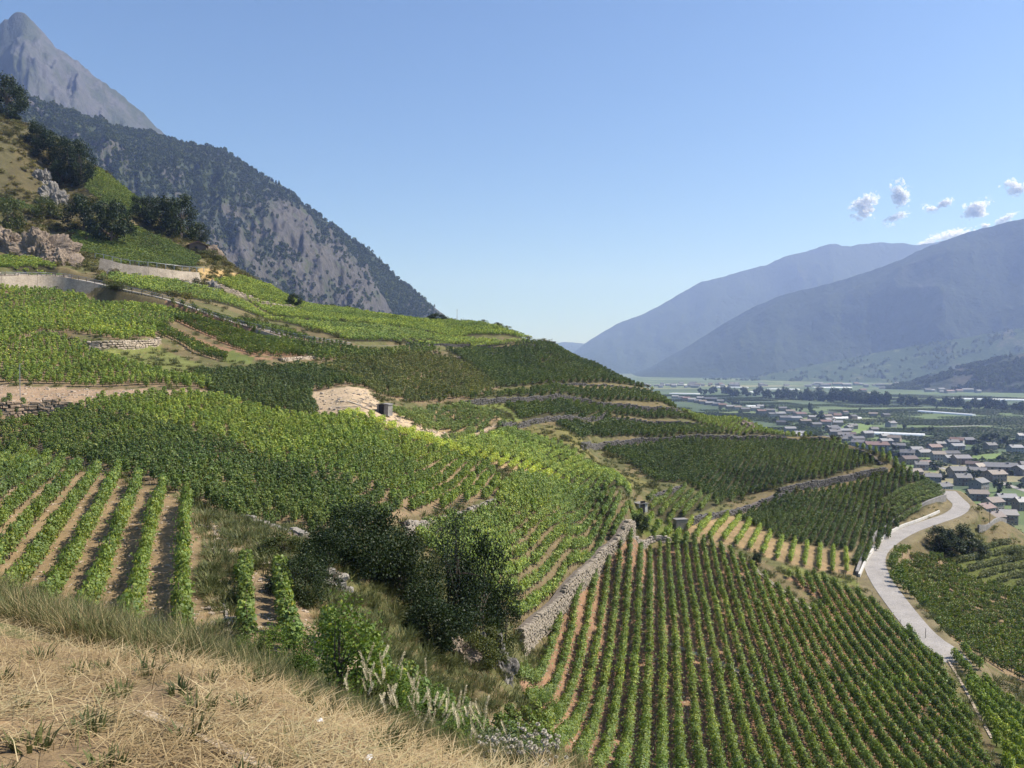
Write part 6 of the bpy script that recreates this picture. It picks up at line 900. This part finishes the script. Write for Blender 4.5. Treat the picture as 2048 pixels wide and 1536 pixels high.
# ================================================================ the grassy verge at our feet
def blades(P, L, wd, lean, az, rng, droop=.35, lift=None):
    """tapered two-segment blades: base points, length, width, lean (0 upright, 1 flat), azimuth"""
    n = len(P); d = np.c_[np.cos(az), np.sin(az), np.zeros(n)]; s = np.c_[-np.sin(az), np.cos(az), np.zeros(n)]*(wd*.5)[:,None]
    a1 = np.clip(lean, 0, 1.55); a2 = np.clip(lean+droop*rng.uniform(.3, 1.6, n), 0, 1.75)
    up = np.array([[0,0,1.]])
    m = P+(d*np.sin(a1)[:,None]+up*np.cos(a1)[:,None])*(L*.55)[:,None]
    t = m+(d*np.sin(a2)[:,None]+up*np.cos(a2)[:,None])*(L*.45)[:,None]
    V = np.stack([P-s, P+s, m+s*.8, m-s*.8, t], 1).reshape(-1,3); b = np.arange(n)*5
    F = np.r_[np.c_[b, b+1, b+2, b+3], np.c_[b+3, b+2, b+4, b+4]]
    return V, F, n
def blade_mesh(name, V, n, lv, mat):
    b = np.arange(n)*5; me = bpy.data.meshes.new(name); me.vertices.add(len(V)); me.vertices.foreach_set('co', V.astype(np.float32).ravel())
    q = np.c_[b, b+1, b+2, b+3].ravel(); t = np.c_[b+3, b+2, b+4].ravel()
    me.loops.add(len(q)+len(t)); me.loops.foreach_set('vertex_index', np.r_[q, t].astype(np.int32))
    me.polygons.add(2*n); me.polygons.foreach_set('loop_start', np.r_[np.arange(n)*4, 4*n+np.arange(n)*3].astype(np.int32)); me.update(calc_edges=True)
    a = me.attributes.new('lv', 'FLOAT', 'FACE'); a.data.foreach_set('value', np.r_[lv, lv].astype(np.float32)); me.materials.append(mat); return me
def straw_mat(name, stops, trans=.25):
    m, t, b, o = new_mat(name); lv = N(t, 'ShaderNodeAttribute', attribute_name='lv'); r = ramp(t, lv.outputs['Fac'], stops)
    oi = N(t, 'ShaderNodeObjectInfo'); r2 = ramp(t, oi.outputs['Random'], [(0, (.75,.8,.8)), (1, (1.2,1.15,1.1))]); c = mixc(t, 1., r.outputs[0], r2.outputs[0], 'MULTIPLY')
    t.links.new(c, b.inputs['Base Color']); b.inputs['Roughness'].default_value = .6; b.inputs['Specular IOR Level'].default_value = .25
    tr = N(t, 'ShaderNodeBsdfTranslucent'); t.links.new(c, tr.inputs[0]); mx = N(t, 'ShaderNodeMixShader', i_0=trans); t.links.new(b.outputs[0], mx.inputs[1]); t.links.new(tr.outputs[0], mx.inputs[2]); t.links.new(mx.outputs[0], o.inputs[0]); return m
STRAWM = straw_mat('straw', [(0, (.16,.10,.05)), (.3, (.34,.235,.115)), (.65, (.50,.37,.19)), (.92, (.62,.50,.29)), (1, (.15,.18,.05))])
GREENM = straw_mat('verge_grass', [(0, (.07,.085,.03)), (.4, (.125,.145,.048)), (.7, (.20,.20,.08)), (.85, (.36,.30,.14)), (1, (.46,.36,.18))], .35)
rng = np.random.default_rng(21)
# where the mown verge ends and the bank drops: x -> y of the lip
lipx = np.array([-12, -5.2, -3.9, -2.5, -1.25, -.4, .1, .45, 3]); lipy = np.array([9.5, 8.4, 7.4, 6.6, 6.0, 5.5, 5.2, 5.0, 4.4])
def lip(x): return np.interp(x, lipx, lipy)
n = 62000; y = np.exp(rng.uniform(math.log(1.9), math.log(9.8), n)); x = y*rng.uniform(-.78, .55, n); m = (y < lip(x)+.15) ; x, y = x[m], y[m]
dn = fbm(x/.5, y/.5, 3, 31); m = rng.random(len(x)) < .56+1.3*dn; x, y = x[m], y[m]; n = len(x)
P = np.c_[x, y, ground(x, y)+rng.uniform(0, .035, n)]; az = rng.normal(.4, 1.0, n)+np.where(rng.random(n) < .35, math.pi, 0)
V, F, n = blades(P, rng.uniform(.07, .30, n), rng.uniform(.003, .0065, n), rng.normal(1.42, .12, n), az, rng, .12); tag(obj('mown_straw', blade_mesh('mown_straw', V, n, np.clip(rng.random(n)*.62+.30+.55*fbm(x/.8, y/.8, 3, 35), 0, .96), STRAWM)), 'mown dry straw lying over the verge at our feet', 'straw', None, 'stuff')
# standing dry and green blades on the verge, thicker towards the lip
n = 30000; y = np.exp(rng.uniform(math.log(2.2), math.log(9.8), n)); x = y*rng.uniform(-.78, .5, n); dl = lip(x)-y
m = (dl > -.3) & (rng.random(n) < np.exp(-np.clip(dl, 0, 9)/1.2)*.85+.10*(fbm(x/.6, y/.6, 3, 33) > .1)); x, y = x[m], y[m]; n = len(x)
P = np.c_[x, y, ground(x, y)-.01]; V, F, n = blades(P, rng.uniform(.06, .22, n), rng.uniform(.0025, .005, n), np.abs(rng.normal(.5, .35, n)), rng.uniform(0, 6.28, n), rng, .5)
tag(obj('dry_grass', blade_mesh('dry_grass', V, n, np.clip(rng.normal(.6, .25, n), 0, 1), STRAWM)), 'standing dry grass near the lip of the verge', 'grass', None, 'stuff')
# tufts of fresh green grass
def tuft(nb, L, wd, spread, seed, mat, lean=.35, lo=0., hi=1.):
    rg = np.random.default_rng(seed); a = rg.uniform(0, 6.28, nb); r = spread*np.sqrt(rg.random(nb)); P = np.c_[r*np.cos(a), r*np.sin(a), np.full(nb, -.03)]
    V, F, n_ = blades(P, L*rg.uniform(.5, 1.1, nb), wd*rg.uniform(.7, 1.3, nb), np.abs(rg.normal(lean, lean*.6, nb)), a+rg.normal(0, .6, nb), rg, .5); return blade_mesh('tuft', V, nb, rg.uniform(lo, hi, nb), mat)
TG = [tuft(110, .62, .006, .16, 800+i, GREENM, .33) for i in range(4)]; TS = [tuft(80, .5, .005, .14, 820+i, STRAWM, .35) for i in range(3)]
TB = [tuft(70, .55, .03, .35, 840+i, GREENM, .5, 0, .75) for i in range(4)]; TF = [tuft(40, .12, .012, .05, 860+i, GREENM, .3, .0, .5) for i in range(3)]
n = 2600; x = rng.uniform(-13, 4, n); y = lip(x)+np.abs(rng.normal(0, 1.3, n))-.12; keep = y > 3; x, y = x[keep], y[keep]; n = len(x); wl = np.clip(1.25-.28*np.abs(x+2.5)**.5, .5, 1.2)
idx = np.where(rng.random(n) < .70, rng.integers(0, 4, n), rng.integers(4, 7, n)); hs = rng.uniform(.55, 1.15, n)*np.interp(x, [-5, -2.8, -1.2, 1], [.9, .8, .42, .32])
o = scatter('bank_grass', np.c_[x, y, ground(x, y)], rng.uniform(0, 6.28, n), np.c_[hs, hs, hs], idx, np.ones((n,3)), TG+TS, 'tall grey green grass growing along the lip of the bank'); o['category'] = 'grass'
n = 60; x = rng.uniform(-3.2, -.4, n); y = np.minimum(rng.uniform(2.8, 6.5, n), lip(x)-.3); o = scatter('fresh_grass', np.c_[x, y, ground(x, y)], rng.uniform(0, 6.28, n), rng.uniform(.7, 1.5, (n,1))*np.ones((1,3)), rng.integers(0, 3, n), np.ones((n,3)), TF, 'small fresh green shoots coming through the straw'); o['category'] = 'grass'
# rough herbage on the steep bank and wherever nothing is planted
allp = [p['p'] for p in PLOTS]
def free(x, y, pad=0):
    m = np.ones(len(x), bool)
    for p in allp: m &= ~in_poly(x, y, p)
    for k in (2, 3, 6): m &= ~in_poly(x, y, ZONES[len(PLOTS)+k][0])
    d1, _, _ = seg_dist(x, y, LANE); d2, _, _ = seg_dist(x, y, UP_ROAD); return m & (np.abs(d1) > 2.6) & (np.abs(d2) > 2.4)
n = 42000; r = np.exp(rng.uniform(math.log(8), math.log(200), n)); a = rng.uniform(-.66, .62, n); x, y = r*np.sin(a), r*np.cos(a); m = free(x, y) & (y > lip(np.clip(x, -12, 3))+.5) & (rng.random(n) < .6+.9*fbm(x/4, y/4, 3, 41)); x, y = x[m], y[m]; n = len(x)
s = rng.uniform(.5, 1.3, n)*np.clip(np.hypot(x, y)/30, .7, 1.7)
o = scatter('bank_herbage', np.c_[x, y, ground(x, y)], rng.uniform(0, 6.28, n), np.c_[s, s, s*.8], np.where(rng.random(n) < .75, rng.integers(0, 4, n), rng.integers(4, 7, n)), np.ones((n,3)), TB+TS, 'rough grass and weeds covering the unplanted bank'); o['category'] = 'weeds'
SB = [tree_kind('b', 60+i, 1.6, 260, .22, 1.5, -.1, 7, 1, .7, .5, .2, leaf_mat('scrub_leaf', None, .2) if i == 0 else bpy.data.materials['scrub_leaf'], .3)[1] for i in range(4)]
n = 16000; r = np.exp(rng.uniform(math.log(30), math.log(340), n)); a = rng.uniform(-.66, .62, n); x, y = r*np.sin(a), r*np.cos(a); m = free(x, y) & (fbm(x/12, y/12, 3, 43) > .02) & (rng.random(n) < np.clip((r-25)/200, .15, 1)); x, y, r = x[m], y[m], r[m]; z = ground(x, y); m = (z < 140) & (z > -60); x, y, z, r = x[m], y[m], z[m], r[m]; n = len(x)
for P_, c_ in ZONES[len(PLOTS):len(PLOTS)+7]: pass
s = rng.uniform(.3, 1.0, n)*np.clip(r/150, .35, 1.5); c = np.array([[.06,.075,.026]])*rng.uniform(.6, 1.7, (n,1))*np.array([[1,1,1]])+rng.uniform(0, .05, (n,1))*np.array([[1,.75,.3]])
o = scatter('hillside_scrub', np.c_[x, y, z-.1], rng.uniform(0, 6.28, n), np.c_[s, s, s*.8], rng.integers(0, 4, n), c, SB, 'low scrub dotted over the unplanted hillside'); o['category'] = 'scrub'
n = 7000; x = rng.uniform(-235, -80, n); y = rng.uniform(212, 345, n); m = free(x, y) & (np.abs(np.arctan2(x, y)) < .72) & (rng.random(n) < .55+.8*fbm(x/15, y/15, 3, 47)); x, y = x[m], y[m]; z = ground(x, y); n = len(x); s = rng.uniform(.35, 1.5, n)**1.2
c = np.array([[.07,.078,.03]])*rng.uniform(.5, 1.8, (n,1))+rng.uniform(0, .09, (n,1))*np.array([[1,.75,.35]])
o = scatter('upper_slope_scrub', np.c_[x, y, z-.1], rng.uniform(0, 6.28, n), np.c_[s*1.2, s*1.2, s*.7], rng.integers(0, 4, n), c, SB, 'dry scrub and brush on the steep slope at the upper left'); o['category'] = 'scrub'
# ---- plumed grasses, flower heads, stone slab, litter
PLUME = flat('cream_plume', (.60,.53,.34), .9, .15, 20., 0); STALK = flat('grass_stalk', (.20,.21,.09), .8, .2, 10., 0)
PL3 = []
for i in range(4):
    rg = np.random.default_rng(900+i); nb = 150; t_ = rg.random(nb); a = rg.uniform(0, 6.28, nb); P = np.c_[.004*np.cos(a), .004*np.sin(a), t_*.13]
    V, F, n_ = blades(P, .007+.006*np.sin(t_*3.1), np.full(nb, .003), rg.uniform(.5, 1.1, nb), a, rg, .2); PL3.append(blade_mesh('plume', V, nb, rg.random(nb), PLUME))
spots = []
for i, (x, y) in enumerate(PLUMES):
    for j in range(2): spots.append((x+RND.uniform(-.18,.18), y+RND.uniform(-.05,.35)))
for i, (x, y) in enumerate(sorted(spots)):
    e0 = empty('plume_grass', (x, y, gz(x, y))); tag(e0, f'{ordinal(i+1)} clump of cream plumed grass from the left along the lip', 'grass clump', 'cream plumed grasses on the lip of the bank')
    sm = MB(); tips = []
    for k in range(RND.randint(4, 6)):
        a = RND.uniform(0, 6.28); r_ = RND.uniform(0, .16); h_ = RND.uniform(.18, .42); ln = RND.uniform(.02, .14); tx, ty = r_*math.cos(a)+ln*.9+.02, r_*math.sin(a)+ln*.25*math.sin(a)
        sm.tube([(r_*math.cos(a), r_*math.sin(a), -.03), (r_*math.cos(a)+ln*.3, r_*math.sin(a), h_*.55), (tx, ty, h_)], [.0016,.0014,.001], 4); tips.append((tx, ty, h_, ln))
    sm.obj('stalks', STALK, e0)['kind'] = 'stuff'
    for tx, ty, h_, ln in tips: obj('plume', RND.choice(PL3), e0, (tx, ty, h_-.02), (RND.uniform(-.15,.15), .25+ln*2, RND.uniform(0, 6.28)), (1, 1, RND.uniform(.7,1.1)))
FLUFF_M = flat('white_seed_fluff', (.62,.57,.46), .95, .12, 30., 0)
FH = []
for i in range(3):
    rg = np.random.default_rng(930+i); nb = 170; a = rg.uniform(0, 6.28, nb); zz = rg.uniform(-.2, 1, nb); P = np.c_[np.sqrt(1-zz**2)*np.cos(a), np.sqrt(1-zz**2)*np.sin(a), zz]*.012
    V, F, n_ = blades(P, np.full(nb, .016), np.full(nb, .005), np.arccos(np.clip(zz, -1, 1)), a, rg, .1); FH.append(blade_mesh('flower_head', V, nb, rg.random(nb), FLUFF_M))
for i, (x, y) in enumerate(FLUFF):
    e0 = empty('white_flower_clump', (x, y, gz(x, y))); tag(e0, f'{ordinal(i+1)} clump of fluffy white seed heads from the left at the bottom edge', 'flower clump', 'fluffy white seed heads')
    sm = MB(); tips = []
    for k in range(34):
        a = RND.uniform(0, 6.28); r_ = .19*RND.random()**.6; h_ = RND.uniform(.10, .24); sm.tube([(r_*.4*math.cos(a), r_*.4*math.sin(a), -.03), (r_*math.cos(a), r_*math.sin(a), h_)], .0016, 4); tips.append((r_*math.cos(a), r_*math.sin(a), h_))
    sm.obj('stalks', STALK, e0)['kind'] = 'stuff'
    for p in tips: obj('flower_head', RND.choice(FH), e0, p, (RND.uniform(-.4,.4), RND.uniform(-.4,.4), 0), [RND.uniform(.35,.7)]*3)
def slab(line, label):
    """weathered flat edging of the verge, sunk in the straw"""
    P = np.array(line); n = len(P); c = P.mean(0); bm = bmesh.new(); z = ground(P[:,0], P[:,1])
    v0 = [bm.verts.new((p[0]-c[0], p[1]-c[1], z[i]+.022+RND.uniform(-.008,.008)-gz(*c))) for i, p in enumerate(P)]; f = bm.faces.new(v0)
    r = bmesh.ops.extrude_face_region(bm, geom=[f]); 
    for v in [g_ for g_ in r['geom'] if isinstance(g_, bmesh.types.BMVert)]: v.co.z -= .14
    bmesh.ops.recalc_face_normals(bm, faces=bm.faces); bmesh.ops.bevel(bm, geom=bm.edges[:], offset=.012, segments=2, affect='EDGES'); bmesh.ops.triangulate(bm, faces=bm.faces[:])
    me = bpy.data.meshes.new('stone_kerb'); bm.to_mesh(me); bm.free(); me.materials.append(flat('worn_kerb_stone', (.40,.32,.22), .9, .25, 6., .01, scale2=60))
    return tag(obj('stone_kerb', me, None, (c[0], c[1], gz(*c))), label, 'kerb stone')
slab(SLAB, 'worn pale stone kerb half buried in the straw')
PAPER = flat('white_paper', (.75,.74,.72), .8, .05, 20., .003)
for (x, y), lb in zip(LITTER, ['crumpled white paper scrap on the straw in the middle', 'small white scrap left of the crumpled paper', 'white scrap at the bottom edge of the verge', 'dark pebble with a white scrap near the lip', 'pale scrap caught among the plumed grass']):
    bm = bmesh.new(); bmesh.ops.create_icosphere(bm, subdivisions=3, radius=.022)
    for v in bm.verts: v.co *= 1+.9*(mn.noise(v.co*45+Vector((x*9, y*7, 0))))
    for v in bm.verts: v.co.z *= .4
    me = bpy.data.meshes.new('litter'); bm.to_mesh(me); bm.free(); me.materials.append(PAPER); tag(obj('litter', me, None, (x, y, gz(x, y)+.03), (0, 0, x)), lb, 'litter', 'white scraps on the verge')

# ---- loose stones on the stony soils
SK = stone_kinds(STM['tan'], 5, random.Random(3))
SP = []; SS = []
def strew(poly, n, smin, smax, seed):
    P_ = np.array(poly); rg = np.random.default_rng(seed); x = rg.uniform(P_[:,0].min(), P_[:,0].max(), n); y = rg.uniform(P_[:,1].min(), P_[:,1].max(), n); m = in_poly(x, y, P_); x, y = x[m], y[m]
    s = smin*(smax/smin)**(rg.random(len(x))**2); SP.append(np.c_[x, y, ground(x, y)]); SS.append(np.c_[s*rg.uniform(.8, 1.5, len(x)), s, s*rg.uniform(.4, .8, len(x))])
strew(PLOTS[0]['p'], 9000, .06, .22, 1); strew(PLOTS[8]['p'], 14000, .06, .2, 2); strew(PLOTS[-1]['p'], 1500, .06, .25, 3)
nz = len(PLOTS); strew(ZONES[nz+2][0], 900, .15, .7, 4); strew(ZONES[nz+6][0], 900, .12, .5, 5); strew(ZONES[nz+8][0], 500, .1, .5, 6)
SP = np.concatenate(SP); SS = np.concatenate(SS); n = len(SP)
o = scatter('loose_stones', SP, rng.uniform(0, 6.28, n), SS, rng.integers(0, 5, n), np.ones((n,3)), SK, 'loose stones scattered over the vineyard soil'); o['category'] = 'stones'
